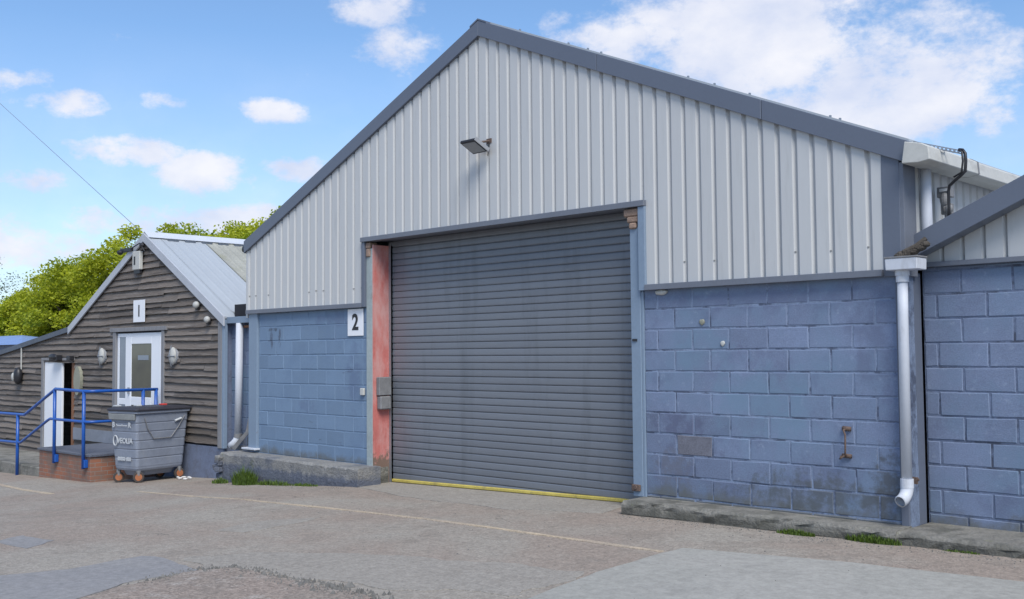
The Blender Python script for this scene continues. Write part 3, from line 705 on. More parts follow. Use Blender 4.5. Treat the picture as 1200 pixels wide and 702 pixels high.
cb = MB().tube([(-3.56, .15, 1.775), (-3.52, .13, 1.765), (-3.495, .12, 1.73), (-3.492, .12, 1.66), (-3.50, .12, 1.57), (-3.54, .12, 1.535), (-3.60, .14, 1.50), (-3.66, .17, 1.465), (-3.675, .18, 1.42), (-3.675, .18, 1.28), (-3.68, .18, 1.15)], .014, 8)
cb.tube([(-3.545, .1, 1.765), (-3.515, .1, 1.74), (-3.51, .1, 1.66), (-3.525, .1, 1.56), (-3.60, .12, 1.53)], .009, 6)
o = build('black_cable', cb, M['black'], None, smooth=True); tag(o, 'thick black cable looping from the cable tray down beside the white gutter', 'cable')
mb = MB().box(-3.93, -3.80, .55, .64, 1.42, 1.52).ell((-3.86, .56, 1.40), .045, .045, .07).box(-3.90, -3.80, .56, .62, 1.26, 1.36).tube([(-3.87, .56, 1.36), (-3.84, .54, 1.24), (-3.86, .58, 1.12)], .018, 8)
mb.ell((-3.80, .5, 1.30), .04, .03, .045)
o = build('cable_junction', mb, M['boxgrey'], None, bevel=.005); tag(o, 'grey cable junction fittings on the warehouse side wall beside the short white pipe', 'junction box')
mb = MB().box(-3.90, -3.82, .535, .55, 1.475, 1.50)
build('mark', mb, M['whiteink'], o)

# hopper and long downpipe
dp = MB().tube([(-3.995, -.11, .63), (-4.0, -.11, .3), (-4.005, -.11, -1.2)], .046, 18)
hp = empty('rainwater_downpipe', (-4.0, -.11, -1.45))
tag(hp, 'long white downpipe with square hopper at the corner of the warehouse and the right unit', 'downpipe')
build('pipe', dp, M['white'], hp, smooth=True)
mb = MB(); 
mb.hexa([(-4.108, -.21, .705), (-3.82, -.21, .705), (-3.82, .0, .705), (-4.108, .0, .705), (-4.112, -.214, .81), (-3.816, -.214, .81), (-3.816, .0, .81), (-4.112, .0, .81)])
h_ = build('hopper', mb, M['white'], hp, bevel=.006)
build('hopper_rim', MB().box(-4.118, -3.81, -.218, .005, .81, .826), M['boxgrey'], h_, bevel=.003)
build('pipe_collar', MB().tube([(-3.995, -.11, .705), (-3.995, -.11, .66)], .064, 18).tube([(-3.995, -.11, .66), (-3.995, -.11, .60)], .057, 18), M['white'], hp, smooth=False)
build('pipe_collar', MB().tube([(-4.005, -.11, -1.16), (-4.005, -.11, -1.24)], .058, 18), M['white'], hp)
# open elbow, mouth turned outwards
el = []
for i in range(7):
    a = i / 6 * math.radians(72); el.append((-4.005 - (1 - math.cos(a)) * .03, -.11 - (1 - math.cos(a)) * .15, -1.23 - math.sin(a) * .13))
def opentube(pts, r, ri, n=18):
    mb = MB().tube(pts, r, n, caps=False); k0 = len(mb.v); mb.tube(pts, ri, n, caps=False)
    base = len(mb.v) - n; b0 = k0 - n
    for k in range(n): mb.f.append((b0 + k, b0 + (k + 1) % n, base + (k + 1) % n, base + k)); mb.t.append(0)
    return mb
build('elbow', opentube(el, .055, .046), M['white'], hp, smooth=True)
mb = MB().tube([(-4.01, -.11, -1.195), (-4.02, -.03, -1.18), (-3.93, -.03, -1.17)], .012, 8).box(-4.0, -3.94, -.05, -.02, -1.21, -1.15)
build('pipe_bracket', mb, M['rust'], hp)
# leaf filled lead outlet on top of hopper
mb = MB()
for i in range(14):
    f = i / 13; x = -4.03 + .22 * f; z = .83 + .10 * f + .0; r = .05 * (1 - .35 * f)
    mb.ell((x, -.02 - .06 * (1 - f), z + R.uniform(-.01, .01)), r * R.uniform(.8, 1.3), .06, r * R.uniform(.5, 1.), 8, 5)
mb.tube([(-4.02, -.08, .84), (-3.98, -.1, .87), (-3.88, -.07, .92), (-3.81, -.02, .985)], .022, 8)
o = build('leaf_debris', mb, M['leaflitter'], None); tag(o, 'dark clump of leaf litter and bent flashing lying on the white hopper', 'leaf litter')

# ================================================================== RIGHT NEIGHBOUR
nb = empty('neighbour_unit', (1.0, .4, -1.7)); tag(nb, 'neighbouring unit at the right edge with blue blockwork and a sloping slate barge board', 'industrial unit')
NX0, NX1, NXA = -4.03, 6.0, 1.0
NZ0, NS = 1.112, .447
def nz(x): return NZ0 + NS * (min(x, 2 * NXA - x) - NX0)
mb = MB(); blocks(mb, -4.025, NX1, .41, .5035 - .002, .76, -1.66, -3.9, seed=21, mj=.012, tintf=lambda x, z: -.05 + (-.12 if z > .5 else 0))  # top course tinted darker, painted shade below the trim
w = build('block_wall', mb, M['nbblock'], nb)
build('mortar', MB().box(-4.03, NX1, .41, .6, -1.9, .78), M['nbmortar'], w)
mb = MB()
for q in [profile(-4.03, NX1, phase=-3.99, p=.187, pan=.145)]:
    for i in range(len(q) - 1):
        (xa, da), (xb, db) = q[i], q[i + 1]
        if xb - xa < 1e-5: continue
        mb.face([(xa, .40 - da, .80), (xb, .40 - db, .80), (xb, .40 - db, nz(xb) - .125), (xa, .40 - da, nz(xa) - .125)], R.uniform(-.02, .02))
build('gable_cladding', mb, M['clad'], nb)
build('gable_backing', MB().prism([(NX0, .78), (NX1, .78), (NX1, nz(NX1) - .14), (NXA, nz(NXA) - .14), (NX0, nz(NX0) - .14)], .405, .5), M['darkvoid'], nb)
build('base_trim', MB().box(-4.02, NX1, .325, .41, .755, .80), M['trim'], nb, bevel=.003)
def nzb(x): return nz(x) - .08
for (a, b) in ((NX0 - .02, NXA), (NXA, NX1 + .1)):
    mb = MB().prism([(a, nzb(a) - .205), (b, nzb(b) - .205), (b, nzb(b)), (a, nzb(a))], .15, .34); build('barge_board', mb, M['slate'], nb, bevel=.004)
mb = MB()
for (a, b) in ((NX0, NXA), (NXA, NX1 + .1)): mb.prism([(a, nz(a) - .12), (b, nz(b) - .12), (b, nz(b) - .07), (a, nz(a) - .07)], .342, 19)
build('roof', mb, M['metalroof'], nb)
build('side_wall', MB().box(NX1 - .1, NX1, .42, 19, -1.7, nz(NX1) - .05), M['blueblock'], nb)

# ================================================================== PLINTHS
def rough_box(name, x0, x1, y0, y1, zt, zbf, m, amp=.02, seed=0, step=.07, parent=None, chip=0., ytop=None):
    """long concrete kerb: front face, top and ends with noisy edges; zbf(x) ground height"""
    nx = max(2, int((x1 - x0) / step)); mb = MB()
    rows = []
    for i in range(nx + 1):
        x = x0 + (x1 - x0) * i / nx
        n1 = mnoise.noise(Vector((x * 1.3 + seed, 1, 2))); n2 = mnoise.noise(Vector((x * 6 + seed, 4, 2))); n3 = mnoise.noise(Vector((x * 14 + seed, 8, 2)))
        zb = zbf(x) - .05
        yy = y0(x) if callable(y0) else y0
        e = chip * max(0, mnoise.noise(Vector((x * 3.1 + seed, 9, 5))) - .1)
        c = .018 + abs(n3) * .02 + e * .6
        rows.append([(x, y1, zt), (x, yy + c + n2 * amp, zt + n3 * amp * .3), (x, yy + n1 * amp, zt - c - abs(n2) * amp),
                     (x, yy + n2 * amp + n1 * amp, (zt * 2 + zb) / 3), (x, yy - .01 + n3 * amp + e * .5, (zt + 2 * zb) / 3), (x, yy + n1 * amp + e, zb)])
    for i in range(nx):
        for k in range(5):
            a, b = rows[i], rows[i + 1]; mb.face([a[k + 1], b[k + 1], b[k], a[k]])
    for q in (rows[0], rows[-1]):
        c = [(q[0][0], q[0][1], q[-1][2])]
        f = q + c
        mb.face(f if q is rows[-1] else f[::-1])
    return build(name, mb, m, parent)
o = rough_box('concrete_plinth', -15.33, -11.62, lambda x: -.40 - .01 * (x + 11.6), .0, BZ + .01, g, M['concrete'], .022, 3, chip=.12)
tag(o, 'long grey concrete plinth with broken ends under the blue wall left of the shutter', 'plinth')
o = rough_box('concrete_plinth', -6.99, -4.02, lambda x: -.42 + .055 * min(1., (x + 7.12) / 1.0) + .03 * (x + 6) / 2, .0, BZ + .005, g, M['kerb'], .03, 13, chip=.10)
tag(o, 'low mossy concrete kerb under the blue wall between shutter and white downpipe', 'plinth')
o = rough_box('concrete_plinth', -4.02, 5.9, lambda x: -.33, .41, BZ - .01, g, M['kerb'], .03, 23, chip=.05)
tag(o, 'worn concrete kerb at the foot of the neighbouring unit at the right edge', 'plinth')
# broken brick end of left plinth
mb = MB()
for i in range(26):
    x = -15.33 + R.uniform(-.06, .05); y = R.uniform(-.42, -.1); z = R.uniform(g(x), BZ - .04); s = R.uniform(.03, .075)
    mb.hexa([(x + dx * s * R.uniform(.7, 1.3), y + dy * s * R.uniform(.7, 1.3), z + dz * s * .7) for dx, dy, dz in ((-1, -1, -1), (1, -1, -1), (1, 1, -1), (-1, 1, -1), (-1, -1, 1), (1, -1, 1), (1, 1, 1), (-1, 1, 1))], R.uniform(-.3, .25))
o = build('broken_rubble', mb, M['concrete'], None, bevel=.01); tag(o, 'crumbled concrete rubble at the far left end of the long plinth', 'rubble')

# ================================================================== SIGNS, FLOODLIGHT
def sign(name, x0, x1, z0, z1, y, txt, label, tsize):
    s = build(name, MB().box(x0, x1, y - .008, y, z0, z1), M['sign'], None, bevel=.002, origin=((x0 + x1) / 2, y, z0))
    tag(s, label, 'sign'); text('numeral', txt, tsize, ((x0 + x1) / 2, y - .0105, (z0 + z1) / 2 - tsize * .02), (1, 0, 0), M['ink'], s, bold=.009, sx=.95); return s
sign('number_sign', -12.355, -11.985, .255, .645, -.014, '2', 'white sign with a black 2 on the blue block wall beside the shutter', .32)
sign('number_sign', -19.27, -18.80, .635, 1.06, .045, '1', 'white sign with a black 1 on the dark timber gable above the white door', .30)

fl = empty('floodlight', (-9.42, 0, 2.62)); tag(fl, 'grey floodlight on a short rusty bracket high on the ribbed gable', 'floodlight')
def slab(c, ux, uy, un, hx, hy, hn):
    c = Vector(c); q = []
    for sn in (-1, 1):
        for sx, sy in ((-1, -1), (1, -1), (1, 1), (-1, 1)): q.append(tuple(c + ux * hx * sx + uy * hy * sy + un * hn * sn))
    return MB().hexa(q)
ux = Vector((1, .0, .0)).normalized(); uy = Vector((-.02, -.21, .115)).normalized(); un = ux.cross(uy) * -1
if un.z > 0: un = -un
fc = Vector((-9.44, -.225, 2.60))
f1 = build('housing', slab(fc - un * .012, ux, uy, un, .135, .125, .020), M['black'], fl, bevel=.006)
build('heat_sink', slab(fc - un * .045, ux, uy, un, .09, .09, .018), M['lampgrey'], fl, bevel=.01)
build('side_cheek', slab(fc + ux * .137 - un * .02, ux, uy, un, .004, .125, .026), M['lampgrey'], fl)
build('glass', slab(fc + un * .010, ux, uy, un, .112, .098, .003), M['glassgrey'], fl)
build('bracket', MB().tube([fc - un * .06 + ux * .09, (-9.36, -.06, 2.685), (-9.345, -.0, 2.69)], .014, 8).box(-9.40, -9.31, -.045, -.035, 2.66, 2.72), M['rust'], fl)
build('cable', MB().tube([(-9.345, -.04, 2.68), (-9.36, -.05, 2.60), (-9.375, -.045, 2.50)], .006, 6), M['black'], fl)

# ================================================================== INFILL BETWEEN HOUSE AND WAREHOUSE
inf = MB(); blocks(inf, -16.1, -14.99, .24, .50, .60, -1.62, -16.0, seed=31, bl=.24, mj=.008)
iw = build('infill_wall', inf, M['blueblock'], None); tag(iw, 'narrow blue blockwork strip in the gap between timber house and warehouse', 'wall')
build('mortar', MB().box(-16.1, -14.99, .24, .35, -1.9, .62), M['blueblock'], iw)
build('fascia', MB().box(-15.93, -15.0, .09, .20, .53, .64), M['bluepaint'], iw, bevel=.005)
build('timber_packer', MB().box(-15.6, -15.02, .16, .22, .45, .49), M['brownwood'], iw)
build('recess_shade', MB().box(-15.95, -15.0, .26, .5, .62, .86), M['darkvoid'], iw)  # near-black block added to paint the dark inside the open gap
dp2 = empty('rainwater_downpipe', (-15.65, .1, -1.6)); tag(dp2, 'white downpipe with kicked out foot in the gap beside the timber house', 'downpipe')
build('pipe', MB().tube([(-15.55, .12, .53), (-15.585, .12, -1.35)], .062, 14), M['white'], dp2, smooth=True)
build('pipe_collar', MB().tube([(-15.585, .12, -1.33), (-15.588, .12, -1.40)], .070, 14), M['boxgrey'], dp2)
build('elbow', opentube([(-15.59, .12, -1.38), (-15.60, .10, -1.44), (-15.64, .07, -1.50), (-15.70, .04, -1.54)], .062, .052, 14), M['white'], dp2, smooth=True)
o = build('plank', MB().tube([(-15.08, .14, -.62), (-15.18, .06, -1.28), (-15.28, .0, -1.40), (-15.42, -.06, -1.56)], .045, 4), M['boxgrey'], None); tag(o, 'grey cracked offcut of guttering leaning beside the white downpipe', 'offcut')

# ================================================================== TIMBER HOUSE
hs = empty('timber_house', (-19.5, .1, -2.3)); tag(hs, 'dark weathered timber clad building with pale metal roof and white glazed door', 'timber building')
HY = .10; RX, RZ = -18.85, 2.31
def hroof(x):
    if x > RX: return RZ - .57 * (x - RX)
    z = RZ - .506 * (RX - x)
    if x < -22.25: z = .59 - .122 * (-22.25 - x)
    return z
mb = MB(); z = -2.42; row = 0
opens = [(-20.08, -18.10, -1.8, .46), (-23.62, -22.0, -2.5, -.11)]
while z < 2.3:
    h_ = .127; zt = z + h_ + .02
    xs = [-28.5 + i * .12 for i in range(105)] ; xs = [x for x in xs if x < -16.02] + [-16.02]
    for a, b, c, d in opens: xs += [a, b]
    xs += [-18.2, -22.25, RX]
    xs = sorted(set(xs)); cut = R.uniform(0, 3); t = R.gauss(0, .15); lift = R.uniform(-.008, .008); last = None
    for i in range(len(xs) - 1):
        xa, xb = xs[i], xs[i + 1]; xm = (xa + xb) / 2
        if int((xm + 40 + cut) / 2.9) != last:
            last = int((xm + 40 + cut) / 2.9); t = R.gauss(0, .2); lift = R.uniform(-.016, .016)
        if any(a < xm < b and c < z + h_ / 2 < d for a, b, c, d in opens): continue
        if xm > -18.2 and z + .03 < -1.58: continue
        def edge(x): return z + lift + .022 * mnoise.noise(Vector((x * .8, row * 3.7, 1))) + .009 * mnoise.noise(Vector((x * 4, row * 5.1, 7)))
        ra, rb = hroof(xa) - .03, hroof(xb) - .03
        ea, eb = edge(xa), edge(xb)
        if ea > ra - .005 and eb > rb - .005: continue
        za, zb = min(zt, ra), min(zt, rb); ea, eb = min(ea, za - .001), min(eb, zb - .001)
        yt, yb = HY - .002, HY - .046
        fa = (zt - za) / (zt - z); fb = (zt - zb) / (zt - z)
        mb.face([(xa, yb, ea), (xb, yb, eb), (xb, yt + (yb - yt) * fb, zb), (xa, yt + (yb - yt) * fa, za)], t)
        mb.face([(xa, yb + .034, ea), (xb, yb + .034, eb), (xb, yb, eb), (xa, yb, ea)], t - .6)  # board undersides tinted darker, painting the shade of the laps
    z += h_; row += 1
cl = build('timber_cladding', mb, M['wood'], hs)
# body behind cladding
body = MB().prism([(-28.5, -2.6), (-23.56, -2.6), (-23.56, -.14), (-22.06, -.14), (-22.06, -2.6), (-16.0, -2.6), (-16.0, hroof(-16.0) - .06), (RX, RZ - .06), (-22.25, .53), (-28.5, hroof(-28.5) - .06)], HY, HY + .1)
build('front_wall', body, M['darkvoid'], hs)
build('side_wall', MB().box(-16.1, -15.99, HY, 9, -2.2, .6), M['bluerender'], hs)
build('side_wall', MB().box(-28.5, -28.4, HY + .1, 9, -2.6, -.2), M['wood'], hs)
build('corner_board', MB().box(-16.13, -16.0, HY - .055, HY - .0, -1.60, .56), M['woodpost'], hs, bevel=.004)
build('corner_board', MB().box(-16.0, -15.93, HY - .05, HY + .02, -1.60, .60), M['bluepaint'], hs, bevel=.004)
build('rendered_plinth', MB().box(-18.19, -15.98, HY - .03, HY + .02, -2.3, -1.585), M['bluerender'], hs, bevel=.01)
# roof: front part metal, back part fibre cement
def slope(x0, x1, y0, y1, thick, m, name, pitchy=.2, parent=hs, amp=.010):
    mb = MB(); n = int((y1 - y0) / (pitchy / 4)); 
    def zz(x): return hroof(x)
    prev = None
    for i in range(n + 1):
        y = y0 + (y1 - y0) * i / n; ph = i % 4; d = amp if ph == 0 else 0.
        cur_ = (y, d)
        if prev:
            (ya, da), (yb, db) = prev, cur_
            mb.face([(x0, ya, zz(x0) + da), (x1, ya, zz(x1) + da), (x1, yb, zz(x1) + db), (x0, yb, zz(x0) + db)])
        prev = cur_
    if name != 'x': mb.face([(x0, y0 + .001, zz(x0) - thick), (x1, y0 + .001, zz(x1) - thick), (x1, y0 + .001, zz(x1) - .004), (x0, y0 + .001, zz(x0) - .004)])
    mb.face([(x0, y0, zz(x0) - thick), (x0, y1, zz(x0) - thick), (x1, y1, zz(x1) - thick), (x1, y0, zz(x1) - thick)])
    mb.face([(x1, y0, zz(x1) - thick), (x1, y1, zz(x1) - thick), (x1, y1, zz(x1)), (x1, y0, zz(x1))])
    return build(name, mb, m, parent)
r1 = slope(RX, -15.93, HY - .05, HY + .20, .03, M['metalroof'], 'metal_roof', amp=.004)
r1 = slope(RX, -16.1, HY + .20, 1.22, .03, M['metalroof'], 'metal_roof', amp=.004)
r1 = slope(RX, -16.1, 1.222, 9, .03, M['oldroof'], 'fibre_cement_roof')
slope(-22.4, RX, HY - .05, 9, .03, M['metalroof'], 'metal_roof')
slope(-28.6, -22.25, HY - .05, 9, .04, M['felt'], 'lean_to_roof', amp=.0)
# extend fibre roof down to eave: ridge cap and closer slots
mb = MB(); mb.prism([(RX - .17, RZ - .17 * .506 + .028), (RX, RZ + .045), (RX + .17, RZ - .17 * .57 + .028), (RX + .17, RZ - .17 * .57 + .036), (RX, RZ + .06), (RX - .17, RZ - .17 * .506 + .036)], HY - .06, 9)
rc = build('ridge_cap', mb, M['ridge'], hs)
y = .42
while y < 2.8:
    build('ridge_slot', MB().box(RX + .175, RX + .215, y, y + .22, RZ - .215 * .57 + .0, RZ - .175 * .57 + .018), M['felt'], hs); y += .36
def hbarge(xa, xb, wid, y0, y1, m, name='barge_board'):
    za, zb = hroof(xa + 1e-4) + .025, hroof(xb - 1e-4) + .025
    return build(name, MB().prism([(xa, za - wid), (xb, zb - wid), (xb, zb), (xa, za)], y0, y1), m, hs, bevel=.004)
hbarge(RX, -15.90, .17, HY - .085, HY - .052, M['barge'])
hbarge(-22.25, RX, .16, HY - .085, HY - .052, M['barge'])
hbarge(-28.6, -22.25, .11, HY - .085, HY - .052, M['felt'], 'lean_to_fascia')
# soffit strip
# white glazed door
dr = build('glazed_door', MB().box(-20.02, -18.16, HY - .02, HY + .04, .36, .43).box(-20.02, -19.94, HY - .02, HY + .04, -1.72, .36).box(-18.24, -18.16, HY - .02, HY + .04, -1.72, .36).box(-19.66, -19.42, HY - .025, HY + .04, -1.72, .36).box(-18.60, -18.24, HY - .025, HY + .04, -1.72, .36)
           .box(-19.42, -18.60, HY - .025, HY + .04, .22, .36).box(-19.42, -18.60, HY - .025, HY + .04, -.96, -.80).box(-19.42, -18.60, HY - .025, HY + .04, -1.72, -1.5).box(-19.94, -19.66, HY - .02, HY + .04, -.96, -.84).box(-19.94, -19.66, HY - .02, HY + .04, -1.72, -1.6), M['upvc'], hs, bevel=.006)
build('glass_pane', MB().box(-19.42, -18.60, HY - .014, HY - .003, -.80, .22), M['glass'], dr)
build('glass_pane', MB().box(-19.42, -18.60, HY - .014, HY - .003, -1.5, -.96), M['glass'], dr)
build('side_light', MB().box(-19.94, -19.66, HY - .014, HY - .003, -.84, .36), M['greypane'], dr)
build('side_light', MB().box(-19.94, -19.66, HY - .014, HY - .003, -1.6, -.96), M['greypane'], dr)
build('notice', MB().box(-19.15, -18.72, HY - .020, HY - .016, -.09, .0), M['greypane'], dr)
build('door_handle', MB().box(-19.50, -19.47, HY - .06, HY - .02, -.75, -.62), M['galv'], dr, bevel=.004)
build('door_surround', MB().box(-20.15, -20.03, HY - .06, HY + .0, -1.75, .46), M['woodpost'], hs, bevel=.004)
build('door_surround', MB().box(-18.15, -18.05, HY - .06, HY + .0, -1.75, .46), M['woodpost'], hs, bevel=.004)
build('door_surround', MB().box(-20.26, -17.95, HY - .075, HY + .0, .462, .54), M['woodpost'], hs, bevel=.004)
# side door, white leaf and dark gap
build('door_surround', MB().box(-23.68, -23.57, HY - .06, HY + .05, -2.35, -.10), M['woodpost'], hs, bevel=.004)
build('door_surround', MB().box(-23.68, -21.98, HY - .06, HY + .05, -.098, -.04), M['woodpost'], hs, bevel=.004)
build('side_door', MB().box(-23.55, -22.63, HY - .03, HY + .015, -2.3, -.13), M['upvc'], hs, bevel=.004)
build('doorway_back', MB().box(-23.6, -22.0, HY + .8, HY + .85, -2.5, 0), M['darkvoid'], hs)
build('door_reveal', MB().box(-22.16, -22.04, HY - .02, HY + .3, -2.3, -.13), M['brownwood'], hs, bevel=.003)

# small things on the timber gable
al = build('alarm_box', MB().box(-19.22, -18.92, -.02, .055, 1.64, 2.0), M['gutter'], None, bevel=.012); tag(al, 'cream alarm box high under the apex of the timber gable', 'alarm box')
build('alarm_base', MB().box(-19.19, -18.95, -.0, .05, 1.57, 1.638), M['black'], al)
build('mark', MB().box(-19.15, -19.09, -.024, -.021, 1.74, 1.90), M['ink'], al)
mb = MB().box(-19.75, -19.25, -.02, .05, 2.02, 2.09).tube([(-19.3, -.02, 2.06), (-18.9, -.03, 2.14), (-18.75, 0, 1.98)], .014, 6).ell((-18.86, -.0, 2.10), .06, .05, .05).ell((-19.72, -.03, 2.02), .07, .06, .05)
o = build('security_camera', mb, M['black'], None, bevel=.004); tag(o, 'black security camera and its wiring under the roof apex of the timber gable', 'camera')
def round_lamp(x, z, r, lab):
    e = empty('round_lamp', (x, .05, z)); tag(e, lab, 'wall lamp')
    build('lamp_globe', MB().ell((x, .0, z), r * .9, r * .7, r * .8, 14, 8), M['lampwhite'], e, smooth=True)
    build('lamp_base', MB().tube([(x, .06, z - r * .5), (x, .0, z - r * .6)], r * .6, 10), M['black'], e); return e
round_lamp(-16.80, .88, .08, 'round white lamp higher of the two under the right roof slope of the timber gable')
round_lamp(-16.42, .61, .075, 'round white lamp on black base, lower one near the right corner of the gable')
def bulkhead(x, z, lab):
    e = empty('bulkhead_lamp', (x, .05, z)); tag(e, lab, 'bulkhead lamp')
    build('lamp_glass', MB().ell((x, .03, z), .115, .06, .165, 18, 10), M['lampwhite'], e, smooth=True)
    build('lamp_guard', MB().tube([(x - .135, .0, z), (x, -.045, z), (x + .135, .0, z)], .008, 6).tube([(x, .0, z + .19), (x, -.045, z), (x, .0, z - .19)], .008, 6), M['galv'], e)
    build('lamp_back', MB().tube([(x, .075, z), (x, .035, z)], .15, 18), M['lampgrey'], e); return e
bulkhead(-20.62, -.01, 'oval white bulkhead lamp left of the white glazed door')
bulkhead(-17.68, -.02, 'oval white bulkhead lamp right of the white glazed door')
e = empty('hanging_lamp', (-24.9, 0, -.6)); tag(e, 'small black wall lamp with white lens hanging on a pale cable at the far left', 'wall lamp')
build('lamp_body', MB().ell((-24.85, -.02, -.45), .13, .1, .2, 12, 8), M['black'], e, smooth=True)
build('lens', MB().ell((-24.93, -.09, -.47), .07, .05, .10, 12, 8), M['lampwhite'], e, smooth=True)
build('conduit', MB().tube([(-24.82, .04, -.3), (-24.80, .03, .25)], .016, 6), M['gutter'], e)
o = build('door_lamp', MB().box(-22.95, -22.55, -.09, .04, -.10, .02).ell((-22.75, -.08, -.02), .2, .06, .07), M['black'], None, bevel=.01); tag(o, 'black lamp over the narrow white side door', 'lamp')
o = build('door_closer', MB().box(-22.12, -21.95, -.06, .04, -.09, .0), M['black'], None, bevel=.01); tag(o, 'small black fitting on the boards right of the side door head', 'fitting')
mb = MB().tube([(-21.72, .07, -.50), (-21.72, .0, -.50)], .30, 24)
for i, p in enumerate(mb.v): mb.v[i] = (-21.72 + (p[0] + 21.72) * .55, p[1], -.52 + (p[2] + .50) * 1.0)
o = build('oval_plaque', mb, M['olive'], None); tag(o, 'pale olive oval plaque on the boards beside the side door', 'plaque')

# ================================================================== BRICK PLATFORM AND STEP
pf = build('brick_platform', MB().box(-20.45, -18.2, -1.24, .05, -2.42, -1.79), M['brick'], None, bevel=.006); tag(pf, 'low orange brick platform with stone slab in front of the white door', 'platform')
build('top_slab', MB().box(-20.48, -18.17, -1.27, .055, -1.79, -1.745), M['concrete'], pf, bevel=.008)
build('back_panel', MB().box(-21.9, -20.0, .01, .03, -1.74, -1.5), M['greypanel'], pf)
st = build('concrete_step', MB().box(-26.5, -20.46, -1.22, .05, -2.62, -2.13), M['kerb'], None, bevel=.02); tag(st, 'low worn concrete step running left from the brick platform', 'step')

rl = empty('handrail', (-20, -1.3, -2.3)); tag(rl, 'bright blue tubular handrail stepping down beside the brick platform', 'handrail')
yr = -1.30; rr_ = .028
build('top_rail', MB().tube([(-26.5, yr, -1.17), (-22.33, yr, -1.15), (-21.05, yr, -1.14), (-20.93, yr, -1.10), (-19.72, yr, -.66), (-19.60, yr, -.61), (-18.36, yr, -.63), (-18.22, yr + .03, -.63), (-18.19, yr + .14, -.63), (-18.19, .0, -.63)], rr_, 12), M['railblue'], rl, smooth=True)
build('lower_rail', MB().tube([(-26.5, yr, -1.73), (-22.3, yr, -1.71), (-21.25, yr, -1.69), (-21.15, yr, -1.66), (-19.92, yr, -1.20), (-19.82, yr, -1.17), (-18.36, yr, -1.17), (-18.22, yr + .03, -1.17), (-18.19, yr + .14, -1.17), (-18.19, .0, -1.17)], rr_ * .9, 12), M['railblue'], rl, smooth=True)
for (x, y_, zt, zb) in ((-21.38, yr, -1.15, -2.36), (-19.62, yr, -.62, -1.98), (-18.36, yr, -.63, -2.0), (-18.19, -.28, -.63, -1.75), (-18.19, -.03, -.63, -1.75), (-24.6, yr, -1.16, -2.4)):
    build('post', MB().tube([(x, y_, zb), (x, y_, zt)], .031, 12), M['railblue'], rl, smooth=True)
    if y_ == yr and zb > -2.2: build('fixing_plate', MB().box(x - .05, x + .075, yr - .01, -1.24, zb + .02, zb + .16), M['railblue'], rl, bevel=.008)

# ================================================================== BIN
bn = empty('wheelie_bin', (-17.2, -.6, g(-17.3))); tag(bn, 'large grey four wheeled waste bin with black lid beside the brick platform', 'bin')
an = math.radians(100); dv = Vector((math.cos(an), math.sin(an), 0)); ev = Vector((-math.sin(an), math.cos(an), 0))
C0 = Vector((-16.87, -1.05, 0)); LA, LB = 1.10, .76
def bp(u, v, z, ins=0.):   # u along long side 0..1, v along short 0..1
    return tuple(C0 + dv * (ins + u * (LA - 2 * ins)) + ev * (ins + v * (LB - 2 * ins)) + Vector((0, 0, z)))
def ring(z, ins, r=.05):
    q = []
    for (u, v, a0) in ((0, 0, 180), (1, 0, 270), (1, 1, 0), (0, 1, 90)):
        for k in range(4):
            a = math.radians(a0 + k * 30)
            U = r + (LA - 2 * ins - 2 * r) * u + r * math.cos(a); V = r + (LB - 2 * ins - 2 * r) * v + r * math.sin(a)
            q.append(tuple(C0 + dv * (ins + U) + ev * (ins + V) + Vector((0, 0, z))))
    return q
def rings(rs, tint=0.):
    mb = MB(); n = len(rs[0])
    for r_ in rs: mb.v += r_
    for i in range(len(rs) - 1):
        for k in range(n):
            k2 = (k + 1) % n; mb.f.append((i * n + k, i * n + k2, (i + 1) * n + k2, (i + 1) * n + k)); mb.t.append(0)
    mb.f.append(tuple(reversed(range(n)))); mb.t.append(0); mb.f.append(tuple((len(rs) - 1) * n + k for k in range(n))); mb.t.append(0)
    return mb
zs = [-1.965, -1.93, -1.90]; ins = [.09, .075, .072]
rs = [ring(z, i) for z, i in zip(zs, ins)]
zz_ = -1.90; 
for k in range(6):
    a = .072 - .062 * (k / 6); z0 = -1.90 + k * .15
    rs += [ring(z0 + .01, a - .004), ring(z0 + .13, a - .010), ring(z0 + .14, a - .004)]
rs += [ring(-.995, .002), ring(-.99, -.02), ring(-.955, -.022)]
build('body', rings(rs), M['bin'], bn)
build('base_tray', rings([ring(-2.06, .2), ring(-1.966, .16)]), M['bin'], bn)
lid = build('lid', rings([ring(-.952, -.035), ring(-.93, -.04), ring(-.915, -.03), ring(-.89, .04), ring(-.885, .12)]), M['binlid'], bn)
for u, v, mm in ((.1, .9, 'whiteink'), (.3, .55, 'whiteink'), (.75, .5, 'redsticker')):
    p = bp(u, v, -.872); build('lid_mark', MB().box(p[0] - .06, p[0] + .06, p[1] - .05, p[1] + .05, p[2] - .012, p[2] + .012), M[mm], lid, bevel=.004)
# wheels
for (u, v) in ((.12, .14), (.88, .14), (.12, .86), (.88, .86)):
    p = Vector(bp(u, v, 0)); zc = g(p.x) + .095; p.z = zc; ax = (dv * .5 + ev * .85).normalized() if u < .5 else dv * .25 + ev * .9; ax.normalize()
    wh_ = build('wheel', MB().tube([p - ax * .028, p + ax * .028], .093, 20), M['tyre'], bn, bevel=.008)
    build('wheel_hub', MB().tube([p - ax * .034, p + ax * .034], .058, 16), M['wheel'], wh_)
    build('castor_fork', MB().tube([(p.x, p.y, zc + .03), (p.x, p.y, -1.96)], .04, 8), M['boxgrey'], bn)
